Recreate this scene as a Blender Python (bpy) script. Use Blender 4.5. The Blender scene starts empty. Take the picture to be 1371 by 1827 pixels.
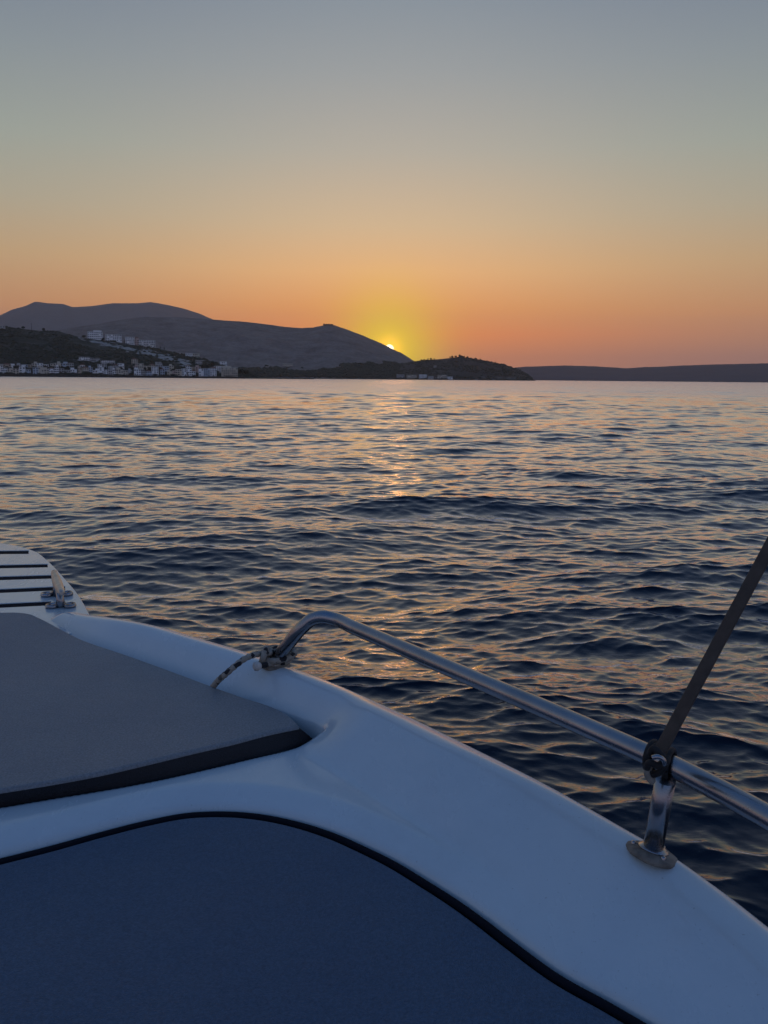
import bpy, bmesh, math, random
import numpy as np
import mathutils
from mathutils import Vector, Matrix

random.seed(7)
RNG = np.random.default_rng(11)
SC = bpy.context.scene
COL = SC.collection
rad = math.radians

# ------------------------------------------------------------------ camera
CAM_H = 1.5
PITCH = rad(9.84)
ROLL = rad(0.52)
FPX = 1372.0                      # focal length in pixels of the 1371 x 1827 photograph
cam_data = bpy.data.cameras.new('camera')
cam = bpy.data.objects.new('camera', cam_data)
COL.objects.link(cam)
SC.camera = cam
cam_data.sensor_fit = 'VERTICAL'
cam_data.sensor_height = 36.0
cam_data.lens = 36.0 * FPX / 1827.0
cam_data.clip_start = 0.05
cam_data.clip_end = 60000.0
_f = Vector((0, math.cos(PITCH), -math.sin(PITCH)))
_r0 = Vector((1, 0, 0))
_u0 = _r0.cross(_f)
_r = _r0 * math.cos(ROLL) + _u0 * math.sin(ROLL)
_u = _u0 * math.cos(ROLL) - _r0 * math.sin(ROLL)
CAM_P = Vector((0, 0, CAM_H))
cam.matrix_world = Matrix(((_r.x, _u.x, -_f.x, 0), (_r.y, _u.y, -_f.y, 0),
                           (_r.z, _u.z, -_f.z, CAM_H), (0, 0, 0, 1)))


def ray(x, y):
    return _f + _r * ((x - 685.5) / FPX) + _u * ((913.5 - y) / FPX)


def at_z(x, y, z):
    d = ray(x, y)
    return CAM_P + d * ((z - CAM_H) / d.z)


def at_depth(x, y, dep):
    return CAM_P + ray(x, y) * dep


def az_el(x, y):
    d = ray(x, y)
    return math.atan2(d.x, d.y), math.atan2(d.z, math.hypot(d.x, d.y))


# ------------------------------------------------------------------ sky and sun
SUN_DIR = ray(695, 622.5).normalized()
SUN_AZ, SUN_EL = az_el(695, 622.5)
SKY_GAIN = 10.0

world = bpy.data.worlds.new('World')
SC.world = world
world.use_nodes = True
wt = world.node_tree
WN, WL = wt.nodes, wt.links
bg = WN['Background']
bg.inputs['Strength'].default_value = 0.1


def wmath(op, a, b=None, clamp=False):
    n = WN.new('ShaderNodeMath')
    n.operation = op
    n.use_clamp = clamp
    for i, v in enumerate((a, b)):
        if v is None:
            continue
        if isinstance(v, (int, float)):
            n.inputs[i].default_value = v
        else:
            WL.new(v, n.inputs[i])
    return n.outputs[0]


def wramp(fac, stops):
    n = WN.new('ShaderNodeValToRGB')
    r = n.color_ramp
    r.interpolation = 'B_SPLINE' if False else 'CARDINAL' if False else 'LINEAR'
    stops = sorted(stops)
    while len(r.elements) < len(stops):
        r.elements.new(0.5)
    for e, (deg, c) in zip(r.elements, stops):
        e.position = math.sqrt(max(deg, 0) / 90.0)
        e.color = (c[0], c[1], c[2], 1)
    WL.new(fac, n.inputs[0])
    return n.outputs[0]


def wmix(fac, a, b, mode='MIX'):
    n = WN.new('ShaderNodeMix')
    n.data_type = 'RGBA'
    n.blend_type = mode
    n.clamp_factor = True
    for s, v in ((n.inputs[0], fac), (n.inputs[6], a), (n.inputs[7], b)):
        if isinstance(v, (int, float)):
            s.default_value = v
        elif isinstance(v, tuple):
            s.default_value = (*v, 1)
        else:
            WL.new(v, s)
    return n.outputs[2]


def wvec(op, a, b=None):
    n = WN.new('ShaderNodeVectorMath')
    n.operation = op
    for i, v in enumerate((a, b)):
        if v is None:
            continue
        if isinstance(v, tuple):
            n.inputs[i].default_value = v
        else:
            WL.new(v, n.inputs[i])
    return n.outputs['Value'] if op in ('DOT_PRODUCT', 'LENGTH') else n.outputs[0]


tc = WN.new('ShaderNodeTexCoord')
dirn = wvec('NORMALIZE', tc.outputs['Generated'])
sep = WN.new('ShaderNodeSeparateXYZ')
WL.new(dirn, sep.inputs[0])
elev = wmath('MULTIPLY', wmath('ARCSINE', sep.outputs['Z']), 180 / math.pi)          # degrees
efac = wmath('SQRT', wmath('DIVIDE', wmath('MAXIMUM', elev, 0.0), 90.0))
flat = wvec('NORMALIZE', wvec('MULTIPLY', dirn, (1, 1, 0)))
azdot = wvec('DOT_PRODUCT', flat, (math.sin(SUN_AZ), math.cos(SUN_AZ), 0))
azd = wmath('MULTIPLY', wmath('ARCCOSINE', wmath('MAXIMUM', wmath('MINIMUM', azdot, 1.0), -1.0)), 180 / math.pi)
gam = wmath('MULTIPLY', wmath('ARCCOSINE', wmath('MINIMUM', wvec('DOT_PRODUCT', dirn, tuple(SUN_DIR)), 1.0)), 180 / math.pi)


def gauss(v, s):
    q = wmath('DIVIDE', v, s)
    return wmath('EXPONENT', wmath('MULTIPLY', wmath('MULTIPLY', q, q), -1.0))


ZEN = (.030, .100, .30)
centre = wramp(efac, [(0, (.60, .24, .16)), (1.6, (.74, .26, .12)), (3.2, (1.08, .32, .075)), (5, (1.08, .44, .115)), (7.5, (.99, .545, .225)),
                      (10.6, (.74, .535, .32)), (15.3, (.49, .455, .38)), (20, (.345, .37, .375)),
                      (24.5, (.245, .295, .345)), (36, (.165, .225, .315)), (52, (.085, .16, .31)), (90, ZEN)])
wide = wramp(efac, [(0, (.37, .21, .21)), (1.7, (.39, .225, .19)), (4.5, (.68, .335, .15)), (8, (.565, .395, .215)),
                    (11.4, (.425, .40, .30)), (15, (.33, .38, .335)), (20, (.24, .29, .32)),
                    (24.5, (.17, .215, .29)), (36, (.13, .19, .295)), (52, (.075, .15, .305)), (90, ZEN)])
east = wramp(efac, [(0, (.30, .28, .36)), (7, (.38, .34, .43)), (18, (.21, .27, .41)), (45, (.06, .14, .33)), (90, ZEN)])
west = wmix(gauss(azd, 19.0), wide, centre)
sky = wmix(wmath('MULTIPLY', wmath('SUBTRACT', azd, 40.0), 1 / 90.0, True), west, east)
sky = wmix(wmath('MULTIPLY', gauss(gam, 3.4), 0.98), sky, (1.14, .86, .0))
sky = wmix(gauss(gam, .85), sky, (2.4, 1.25, .05))
disc = wmath('LESS_THAN', gam, 0.32)
sky = wmix(disc, sky, (3.4, 2.7, 1.7))
gained = wmix(1.0, sky, (SKY_GAIN,) * 3, 'MULTIPLY')
nish = WN.new('ShaderNodeTexSky')
nish.sky_type = 'NISHITA'
nish.sun_disc = False
nish.sun_elevation = SUN_EL
nish.sun_rotation = SUN_AZ
nish.air_density = 1.0
nish.dust_density = 3.0
nish.ozone_density = 2.0
nish_w = wmix(1.0, nish.outputs[0], (.045, .045, .045), 'MULTIPLY')
total = wmix(1.0, gained, nish_w, 'ADD')
WL.new(total, bg.inputs['Color'])

sun_data = bpy.data.lights.new('sun', 'SUN')
sun_data.energy = 0.024
sun_data.angle = rad(3.8)        # the low sun is softened by haze
sun_data.color = (1.0, .38, .21)
sun = bpy.data.objects.new('sun', sun_data)
COL.objects.link(sun)
sun.rotation_euler = (-SUN_DIR).to_track_quat('-Z', 'Y').to_euler()
sun.location = (0, 0, 50)

SC.view_settings.view_transform = 'Standard'
SC.view_settings.look = 'None'
SC.view_settings.exposure = 0.0
SC.view_settings.gamma = 1.0
SC.view_settings.use_curve_mapping = False


# ------------------------------------------------------------------ helpers
def mesh_np(name, verts, faces, smooth=True):
    """Fast mesh from numpy arrays; faces is (n,3) or (n,4)."""
    verts = np.asarray(verts, dtype=np.float32)
    faces = np.asarray(faces, dtype=np.int32)
    me = bpy.data.meshes.new(name)
    n, k = faces.shape
    me.vertices.add(len(verts))
    me.vertices.foreach_set('co', verts.ravel())
    me.loops.add(n * k)
    me.loops.foreach_set('vertex_index', faces.ravel())
    me.polygons.add(n)
    me.polygons.foreach_set('loop_start', np.arange(0, n * k, k, dtype=np.int32))
    me.polygons.foreach_set('use_smooth', np.full(n, smooth, dtype=bool))
    me.update(calc_edges=True)
    return me


def grid_faces(nr, nc, wrap=False):
    i = np.arange(nr - 1)[:, None]
    j = np.arange(nc if wrap else nc - 1)[None, :]
    j2 = (j + 1) % nc
    a = i * nc + j
    b = i * nc + j2
    c = (i + 1) * nc + j2
    d = (i + 1) * nc + j
    return np.stack([a, b, c, d], -1).reshape(-1, 4)


def link(name, me, m=None, parent=None, loc=None):
    o = bpy.data.objects.new(name, me)
    COL.objects.link(o)
    if m is not None and me is not None and len(me.materials) == 0:
        me.materials.append(m)
    if parent is not None:
        o.parent = parent
    if loc is not None:
        o.location = loc
    return o


def empty(name, loc=(0, 0, 0), rz=0.0):
    o = bpy.data.objects.new(name, None)
    o.empty_display_size = 0.2
    COL.objects.link(o)
    o.location = loc
    o.rotation_euler = (0, 0, rz)
    return o


def tag(o, label=None, cat=None, group=None, kind=None):
    if label:
        o['label'] = label
    if cat:
        o['category'] = cat
    if group:
        o['group'] = group
    if kind:
        o['kind'] = kind
    return o


def bm_mesh(name, bm, smooth=False):
    me = bpy.data.meshes.new(name)
    bmesh.ops.recalc_face_normals(bm, faces=bm.faces)
    bm.to_mesh(me)
    bm.free()
    if smooth:
        me.polygons.foreach_set('use_smooth', [True] * len(me.polygons))
    return me


def bm_box(bm, x0, x1, y0, y1, z0, z1):
    v = [bm.verts.new(p) for p in ((x0, y0, z0), (x1, y0, z0), (x1, y1, z0), (x0, y1, z0),
                                   (x0, y0, z1), (x1, y0, z1), (x1, y1, z1), (x0, y1, z1))]
    for f in ((0, 3, 2, 1), (4, 5, 6, 7), (0, 1, 5, 4), (1, 2, 6, 5), (2, 3, 7, 6), (3, 0, 4, 7)):
        bm.faces.new([v[i] for i in f])


def box_mesh(name, *a):
    bm = bmesh.new()
    bm_box(bm, *a)
    return bm_mesh(name, bm)


def catmull(pts, n):
    """Resample a polyline through its points with a centripetal-like spline, n points in all."""
    P = np.asarray([tuple(p) for p in pts], dtype=float)
    d = np.r_[0, np.cumsum(np.linalg.norm(np.diff(P, axis=0), axis=1))]
    s = np.linspace(0, d[-1], n)
    m = np.gradient(P, d, axis=0)
    # limit tangents (keeps corners from overshooting)
    i = np.clip(np.searchsorted(d, s, 'right') - 1, 0, len(d) - 2)
    h = (d[i + 1] - d[i])[:, None]
    t = ((s - d[i]) / h[:, 0])[:, None]
    return ((2 * t**3 - 3 * t**2 + 1) * P[i] + (t**3 - 2 * t**2 + t) * h * m[i]
            + (-2 * t**3 + 3 * t**2) * P[i + 1] + (t**3 - t**2) * h * m[i + 1])


def tube_mesh(name, path, radius, sides=16, caps=True, flat=None, twist=None):
    """Tube along a path; radius may be a list; flat=(a,b) makes an elliptic/strap section."""
    P = np.asarray([tuple(p) for p in path], dtype=float)
    n = len(P)
    T = np.gradient(P, axis=0)
    T /= np.linalg.norm(T, axis=1)[:, None]
    up = np.array((0, 0, 1.0)) if abs(T[0, 2]) < .9 else np.array((0, 1.0, 0))
    N = np.zeros_like(P)
    v = up - T[0] * up.dot(T[0])
    N[0] = v / np.linalg.norm(v)
    for i in range(1, n):
        v = N[i - 1] - T[i] * N[i - 1].dot(T[i])
        N[i] = v / np.linalg.norm(v)
    B = np.cross(T, N)
    a = np.linspace(0, 2 * np.pi, sides, endpoint=False)
    rr = np.full(n, radius) if np.isscalar(radius) else np.asarray(radius)
    ca, sa = np.cos(a), np.sin(a)
    if flat:
        e = .35
        ca = np.sign(ca) * np.abs(ca)**e * flat[0]
        sa = np.sign(sa) * np.abs(sa)**e * flat[1]
    tw = np.zeros(n) if twist is None else np.asarray(twist)
    c, s = np.cos(tw)[:, None], np.sin(tw)[:, None]
    N2, B2 = N * c + B * s, B * c - N * s
    V = P[:, None, :] + rr[:, None, None] * (N2[:, None, :] * ca[None, :, None] + B2[:, None, :] * sa[None, :, None])
    faces = grid_faces(n, sides, True)[:, ::-1]
    V = V.reshape(-1, 3)
    if caps:
        V = np.vstack([V, P[:1], P[-1:]])
        j = np.arange(sides)
        j2 = (j + 1) % sides
        c0 = np.stack([j, j2, np.full(sides, n * sides), np.full(sides, n * sides)], -1)
        e0 = (n - 1) * sides
        c1 = np.stack([e0 + j2, e0 + j, np.full(sides, n * sides + 1), np.full(sides, n * sides + 1)], -1)
        me = bpy.data.meshes.new(name)
        fl = [tuple(f) for f in faces] + [tuple(f[:3]) for f in c0] + [tuple(f[:3]) for f in c1]
        me.from_pydata([tuple(p) for p in V], [], fl)
        me.polygons.foreach_set('use_smooth', [True] * len(faces) + [False] * (2 * sides))
        me.update()
        return me
    return mesh_np(name, V, faces)


def lathe_mesh(name, prof, sides=32):
    a = np.linspace(0, 2 * np.pi, sides, endpoint=False)
    pr = np.asarray(prof, dtype=float)
    V = np.stack([pr[:, 0][:, None] * np.cos(a), pr[:, 0][:, None] * np.sin(a),
                  np.repeat(pr[:, 1][:, None], sides, 1)], -1)
    return mesh_np(name, V.reshape(-1, 3), grid_faces(len(pr), sides, True))


def vnoise(x, y, seed=0):
    """Value noise in [-1, 1], numpy."""
    xi, yi = np.floor(x).astype(np.int64), np.floor(y).astype(np.int64)
    fx, fy = x - xi, y - yi
    fx, fy = fx * fx * (3 - 2 * fx), fy * fy * (3 - 2 * fy)

    def h(a, b):
        n = (a * 374761393 + b * 668265263 + seed * 144665) & 0x7fffffff
        n = ((n ^ (n >> 13)) * 1274126177) & 0x7fffffff
        n = (n ^ (n >> 16)) & 0x7fffffff
        return n / 0x3fffffff - 1.0
    return ((h(xi, yi) * (1 - fx) + h(xi + 1, yi) * fx) * (1 - fy)
            + (h(xi, yi + 1) * (1 - fx) + h(xi + 1, yi + 1) * fx) * fy)


def fbm(x, y, octaves=4, seed=0, gain=.5):
    a, s, t = 1.0, 0, 0
    for o in range(octaves):
        s = s + a * vnoise(x, y, seed + o * 17)
        t += a
        x, y, a = x * 2.03 + 11.3, y * 2.03 + 5.7, a * gain
    return s / t


def sstep(a, b, x):
    t = np.clip((x - a) / (b - a), 0, 1)
    return t * t * (3 - 2 * t)


# ------------------------------------------------------------------ materials
def mat(name):
    m = bpy.data.materials.new(name)
    m.use_nodes = True
    return m, m.node_tree.nodes, m.node_tree.links, m.node_tree.nodes['Principled BSDF']


def noise_node(N, L, scale, detail=4, rough=.55, coord='Object', stretch=None):
    t = N.new('ShaderNodeTexCoord')
    n = N.new('ShaderNodeTexNoise')
    n.inputs['Scale'].default_value = scale
    n.inputs['Detail'].default_value = detail
    n.inputs['Roughness'].default_value = rough
    src = t.outputs[coord]
    if stretch:
        mp = N.new('ShaderNodeMapping')
        mp.inputs['Scale'].default_value = stretch
        L.new(src, mp.inputs[0])
        src = mp.outputs[0]
    L.new(src, n.inputs['Vector'])
    return n


def ramp_node(N, L, fac, stops):
    r = N.new('ShaderNodeValToRGB')
    while len(r.color_ramp.elements) < len(stops):
        r.color_ramp.elements.new(.5)
    for e, (p, c) in zip(r.color_ramp.elements, stops):
        e.position = p
        e.color = (*c, 1) if len(c) == 3 else c
    L.new(fac, r.inputs[0])
    return r


def bump_node(N, L, height, strength, dist, prev=None):
    b = N.new('ShaderNodeBump')
    b.inputs['Strength'].default_value = strength
    b.inputs['Distance'].default_value = dist
    L.new(height, b.inputs['Height'])
    if prev is not None:
        L.new(prev, b.inputs['Normal'])
    return b.outputs[0]


def simple_mat(name, c0, c1=None, scale=6, rough=.5, metal=0.0, bump=0.0, bdist=.002, bscale=60, detail=4, rvar=0.0):
    m, N, L, P = mat(name)
    P.inputs['Roughness'].default_value = rough
    P.inputs['Metallic'].default_value = metal
    n = noise_node(N, L, scale, detail)
    r = ramp_node(N, L, n.outputs[0], [(.3, c0), (.7, c1 or tuple(v * .8 for v in c0))])
    L.new(r.outputs[0], P.inputs['Base Color'])
    if rvar:
        mr = N.new('ShaderNodeMapRange')
        mr.inputs['From Min'].default_value = .3
        mr.inputs['From Max'].default_value = .7
        mr.inputs['To Min'].default_value = rough - rvar
        mr.inputs['To Max'].default_value = rough + rvar
        L.new(n.outputs[0], mr.inputs[0])
        L.new(mr.outputs[0], P.inputs['Roughness'])
    if bump:
        b = noise_node(N, L, bscale, 3)
        L.new(bump_node(N, L, b.outputs[0], bump, bdist), P.inputs['Normal'])
    return m


# white gelcoat: faint chalking, smears, tiny scuffs and specks
def gelcoat_mat():
    m, N, L, P = mat('gelcoat')
    n1 = noise_node(N, L, 6.0, 8, .72)
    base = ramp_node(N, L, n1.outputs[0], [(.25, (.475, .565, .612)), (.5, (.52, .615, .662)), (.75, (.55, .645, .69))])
    n2 = noise_node(N, L, 260, 4, .6)                      # specks of dirt and salt
    sp = ramp_node(N, L, n2.outputs[0], [(.66, (0, 0, 0)), (.74, (1, 1, 1))])
    mx = N.new('ShaderNodeMix')
    mx.data_type = 'RGBA'
    fm = N.new('ShaderNodeMath')
    fm.operation = 'MULTIPLY'
    fm.inputs[1].default_value = .5
    L.new(sp.outputs[0], fm.inputs[0])
    L.new(fm.outputs[0], mx.inputs[0])
    L.new(base.outputs[0], mx.inputs[6])
    mx.inputs[7].default_value = (.22, .22, .21, 1)
    L.new(mx.outputs[2], P.inputs['Base Color'])
    n3 = noise_node(N, L, 14, 5, .6, stretch=(1, .35, 1))
    rr = ramp_node(N, L, n3.outputs[0], [(.3, (.17,) * 3), (.75, (.34,) * 3)])
    L.new(rr.outputs[0], P.inputs['Roughness'])
    n4 = noise_node(N, L, 5.0, 3, .5)
    n5 = noise_node(N, L, 260, 2, .5)
    b = bump_node(N, L, n4.outputs[0], .25, .006)
    L.new(bump_node(N, L, n5.outputs[0], .12, .0008, b), P.inputs['Normal'])
    P.inputs['IOR'].default_value = 1.5
    P.inputs['Coat Weight'].default_value = .6
    P.inputs['Coat Roughness'].default_value = .10
    P.inputs['Coat IOR'].default_value = 1.5
    return m


def vinyl_mat(name, c0, c1, rough=.52):
    m, N, L, P = mat(name)
    n1 = noise_node(N, L, 4.0, 6, .65)
    base = ramp_node(N, L, n1.outputs[0], [(.3, c0), (.72, c1)])
    ng = noise_node(N, L, 330, 3, .7)
    gr = ramp_node(N, L, ng.outputs[0], [(.3, (.72, .72, .72)), (.7, (1.22, 1.22, 1.22))])
    gm = N.new('ShaderNodeMix')
    gm.data_type = 'RGBA'
    gm.blend_type = 'MULTIPLY'
    gm.inputs[0].default_value = 1.0
    L.new(base.outputs[0], gm.inputs[6])
    L.new(gr.outputs[0], gm.inputs[7])
    L.new(gm.outputs[2], P.inputs['Base Color'])
    P.inputs['Roughness'].default_value = rough
    P.inputs['IOR'].default_value = 1.46
    t = N.new('ShaderNodeTexCoord')
    v = N.new('ShaderNodeTexVoronoi')
    v.inputs['Scale'].default_value = 650
    L.new(t.outputs['Object'], v.inputs['Vector'])
    n4 = noise_node(N, L, 7.0, 3, .5)
    b = bump_node(N, L, n4.outputs[0], .6, .012)
    L.new(bump_node(N, L, v.outputs['Distance'], .6, .0010, b), P.inputs['Normal'])
    return m


def steel_mat():
    m, N, L, P = mat('stainless_steel')
    P.inputs['Metallic'].default_value = 1.0
    n1 = noise_node(N, L, 18, 4, .6)
    base = ramp_node(N, L, n1.outputs[0], [(.3, (.33, .34, .37)), (.75, (.26, .265, .28))])
    L.new(base.outputs[0], P.inputs['Base Color'])
    n2 = noise_node(N, L, 90, 4, .6)
    rr = ramp_node(N, L, n2.outputs[0], [(.3, (.20,) * 3), (.75, (.30,) * 3)])
    L.new(rr.outputs[0], P.inputs['Roughness'])
    L.new(bump_node(N, L, n2.outputs[0], .012, .0003), P.inputs['Normal'])
    return m


def rope_mat():
    m, N, L, P = mat('speckled_rope')
    P.inputs['Roughness'].default_value = .9
    t = N.new('ShaderNodeTexCoord')
    v = N.new('ShaderNodeTexVoronoi')
    v.inputs['Scale'].default_value = 95
    L.new(t.outputs['Object'], v.inputs['Vector'])
    sepc = N.new('ShaderNodeSeparateColor')
    L.new(v.outputs['Color'], sepc.inputs[0])
    r = ramp_node(N, L, sepc.outputs[0], [(.0, (.36, .33, .28)), (.72, (.28, .255, .215)), (.76, (.025, .025, .028)), (1, (.02, .02, .025))])
    r.color_ramp.interpolation = 'LINEAR'
    L.new(r.outputs[0], P.inputs['Base Color'])
    n = noise_node(N, L, 700, 2)
    L.new(bump_node(N, L, n.outputs[0], .6, .0015), P.inputs['Normal'])
    return m


def water_mat():
    m, N, L, P = mat('sea_water')
    N.remove(P)
    # slopes too small for the mesh far away become roughness
    g = N.new('ShaderNodeNewGeometry')
    ln = N.new('ShaderNodeVectorMath')
    ln.operation = 'LENGTH'
    L.new(g.outputs['Position'], ln.inputs[0])
    mr = N.new('ShaderNodeMapRange')
    mr.interpolation_type = 'SMOOTHSTEP'
    mr.inputs['From Min'].default_value = 8
    mr.inputs['From Max'].default_value = 150
    mr.inputs['To Min'].default_value = .03
    mr.inputs['To Max'].default_value = .26
    L.new(ln.outputs['Value'], mr.inputs[0])
    body = N.new('ShaderNodeBsdfDiffuse')
    body.inputs['Color'].default_value = (.004, .009, .019, 1)
    gl = N.new('ShaderNodeBsdfGlossy')
    gl.inputs['Color'].default_value = (.95, .935, .985, 1)
    L.new(mr.outputs[0], gl.inputs['Roughness'])
    fr = N.new('ShaderNodeFresnel')
    fr.inputs['IOR'].default_value = 1.333
    fm = N.new('ShaderNodeMath')
    fm.operation = 'MULTIPLY_ADD'
    fm.use_clamp = True
    fm.inputs[1].default_value = 2.1
    fm.inputs[2].default_value = -.030
    L.new(fr.outputs[0], fm.inputs[0])
    ms = N.new('ShaderNodeMixShader')
    L.new(fm.outputs[0], ms.inputs[0])
    L.new(body.outputs[0], ms.inputs[1])
    L.new(gl.outputs[0], ms.inputs[2])
    L.new(ms.outputs[0], N['Material Output'].inputs['Surface'])
    n1 = noise_node(N, L, 9.0, 3, .55, stretch=(.55, 1, 1))
    n2 = noise_node(N, L, 30.0, 3, .55, stretch=(.6, 1, 1))
    b = bump_node(N, L, n1.outputs[0], .16, .03)
    nb = bump_node(N, L, n2.outputs[0], .30, .005, b)
    for t in (body, gl, fr):
        L.new(nb, t.inputs['Normal'])
    return m


def land_mat(name, c_dark, c_mid, c_pale, sx=.02, soil=(.44, .41, .37)):
    m, N, L, P = mat(name)
    P.inputs['Roughness'].default_value = 1.0
    P.inputs['Specular IOR Level'].default_value = .1
    n1 = noise_node(N, L, sx, 8, .65)
    n2 = noise_node(N, L, sx * 6, 6, .7)
    mm = N.new('ShaderNodeMath')
    mm.operation = 'MULTIPLY_ADD'
    mm.inputs[1].default_value = .5
    L.new(n2.outputs[0], mm.inputs[0])
    h = N.new('ShaderNodeMath')
    h.operation = 'MULTIPLY'
    h.inputs[1].default_value = .5
    L.new(n1.outputs[0], h.inputs[0])
    L.new(h.outputs[0], mm.inputs[2])
    r = ramp_node(N, L, mm.outputs[0], [(.36, c_dark), (.5, c_mid), (.64, c_pale)])
    a = N.new('ShaderNodeAttribute')
    a.attribute_name = 'soil'
    mx = N.new('ShaderNodeMix')
    mx.data_type = 'RGBA'
    L.new(a.outputs['Fac'], mx.inputs[0])
    L.new(r.outputs[0], mx.inputs[6])
    nv = noise_node(N, L, sx * 9, 5, .7)
    rs = ramp_node(N, L, nv.outputs[0], [(.3, tuple(v * .55 for v in soil)), (.6, soil)])
    L.new(rs.outputs[0], mx.inputs[7])
    L.new(mx.outputs[2], P.inputs['Base Color'])
    return m


M_GEL = gelcoat_mat()
M_PAD = vinyl_mat('grey_vinyl', (.19, .212, .235), (.24, .26, .275), .58)
M_PADSIDE = vinyl_mat('shade_dark_vinyl', (.012, .013, .018), (.018, .020, .026), .6)  # cushion sides blackened: their shade is put into the vinyl colour
M_SEAT = vinyl_mat('navy_vinyl', (.046, .090, .155), (.058, .106, .172), .6)
M_GAP_BLACK = simple_mat('gap_black', (.006, .008, .014), (.009, .011, .018), 20, .95)  # black standing in for shade in the slots and the dark seat gap
M_GAP_BLACK.node_tree.nodes['Principled BSDF'].inputs['Specular IOR Level'].default_value = .15
M_STEEL = steel_mat()
M_ROPE = rope_mat()
M_ROPE_END = simple_mat('frayed_rope_end', (.62, .60, .56), (.5, .48, .44), 80, .9, bump=.5, bdist=.002, bscale=300)
M_STRAP = simple_mat('brown_webbing', (.085, .064, .050), (.055, .042, .033), 60, .9, bump=.4, bdist=.0008, bscale=500)
M_CORD = simple_mat('black_cord', (.008, .008, .009), (.014, .014, .015), 80, .75, bump=.4, bdist=.0008, bscale=500)
M_SEALANT = simple_mat('aged_sealant', (.27, .245, .205), (.09, .082, .072), 55, .75, bump=.4, bdist=.002, bscale=160)
M_WATER = water_mat()

# ------------------------------------------------------------------ sea
def build_sea():
    PH = 50.0
    fine = np.radians(np.linspace(-PH, PH, 800))
    coarse = np.radians(np.linspace(PH, 360 - PH, 66)[1:-1])
    phi = np.r_[fine, coarse]
    r = [0.5]
    while r[-1] < 9000:
        q = r[-1]
        if q < 60:
            d = max(.014, .0027 * q)
        elif q < 500:
            d = .0027 * 60 + (q - 60) * .0058
        else:
            d = .05 * q
        r.append(q + d)
    r = np.array(r)
    nf, nr = len(fine), len(r)
    dr = np.gradient(r)
    X = (r[:, None] * np.sin(fine)[None, :]).astype(np.float32)
    Y = (r[:, None] * np.cos(fine)[None, :]).astype(np.float32)
    Z = np.zeros_like(X)
    DX = np.zeros_like(X)
    DY = np.zeros_like(X)
    spacing = np.maximum(dr, r * (fine[1] - fine[0]))
    # slowly varying gustiness: calmer and rougher patches
    gust = (1 + .45 * fbm(X / 9 + 3, Y / 14, 3, 5) + .25 * fbm(X / 2.2, Y / 3.1, 2, 9)).astype(np.float32)
    rng = np.random.default_rng(5)
    waves = []
    nw = 240
    for i in range(nw):
        u = (i + rng.random()) / nw
        lam = .050 * (2.0 / .050) ** u
        spread = 25 if lam < .5 else 20
        th = math.radians(-88 + rng.normal() * spread + (22 if rng.random() < .25 else -14 if rng.random() < .25 else 0))
        slope = .0150 if lam < .10 else .0178 if lam < .30 else .0140 if lam < .8 else .0122
        waves.append((lam, th, slope * lam / (2 * math.pi), rng.random() * 6.283, lam < 2.5))
    # crossing wake of passing boats
    for lam, deg, sl in ((5.2, -62, .020), (6.4, -70, .018), (4.4, -112, .018), (9.5, -80, .018), (3.3, -58, .018), (14, -95, .015)):
        waves.append((lam, math.radians(deg), sl * lam / 6.283, rng.random() * 6.283, False))
    for i in range(30):
        lam = 1.8 * (7.0 / 1.8) ** rng.random()
        waves.append((lam, math.radians(-86 + rng.normal() * 30), .0132 * lam / 6.283, rng.random() * 6.283, False))
    for lam, th, a, ph, gusty in waves:
        w = np.clip((lam / spacing - 2.2) / 2.0, 0, 1)
        w[r < .6] = w[r < .6]
        nrow = int(np.max(np.nonzero(w > 0)[0])) + 1 if (w > 0).any() else 0
        if nrow == 0:
            continue
        k = 2 * math.pi / lam
        cx, sy = math.cos(th), math.sin(th)
        p = (k * (X[:nrow] * cx + Y[:nrow] * sy) + ph).astype(np.float32)
        A = (a * w[:nrow]).astype(np.float32)[:, None]
        if gusty:
            A = A * gust[:nrow]
        s = np.sin(p) * A * 1.7
        Z[:nrow] += np.cos(p) * A
        DX[:nrow] -= s * cx
        DY[:nrow] -= s * sy
    fineV = np.stack([X + DX, Y + DY, Z], -1)
    cX = r[:, None] * np.sin(coarse)[None, :]
    cY = r[:, None] * np.cos(coarse)[None, :]
    coV = np.stack([cX, cY, np.zeros_like(cX)], -1)
    V = np.concatenate([fineV, coV], 1)
    nc = len(phi)
    F = grid_faces(nr, nc, True)
    # centre fan as quads is not needed: the boat stands there; close with one ring to a small disc
    me = mesh_np('sea', V.reshape(-1, 3), F)
    return link('sea', me, M_WATER)


sea = tag(build_sea(), kind='structure')
sea.location.z = -.45                      # the deck stands well above the water

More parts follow.
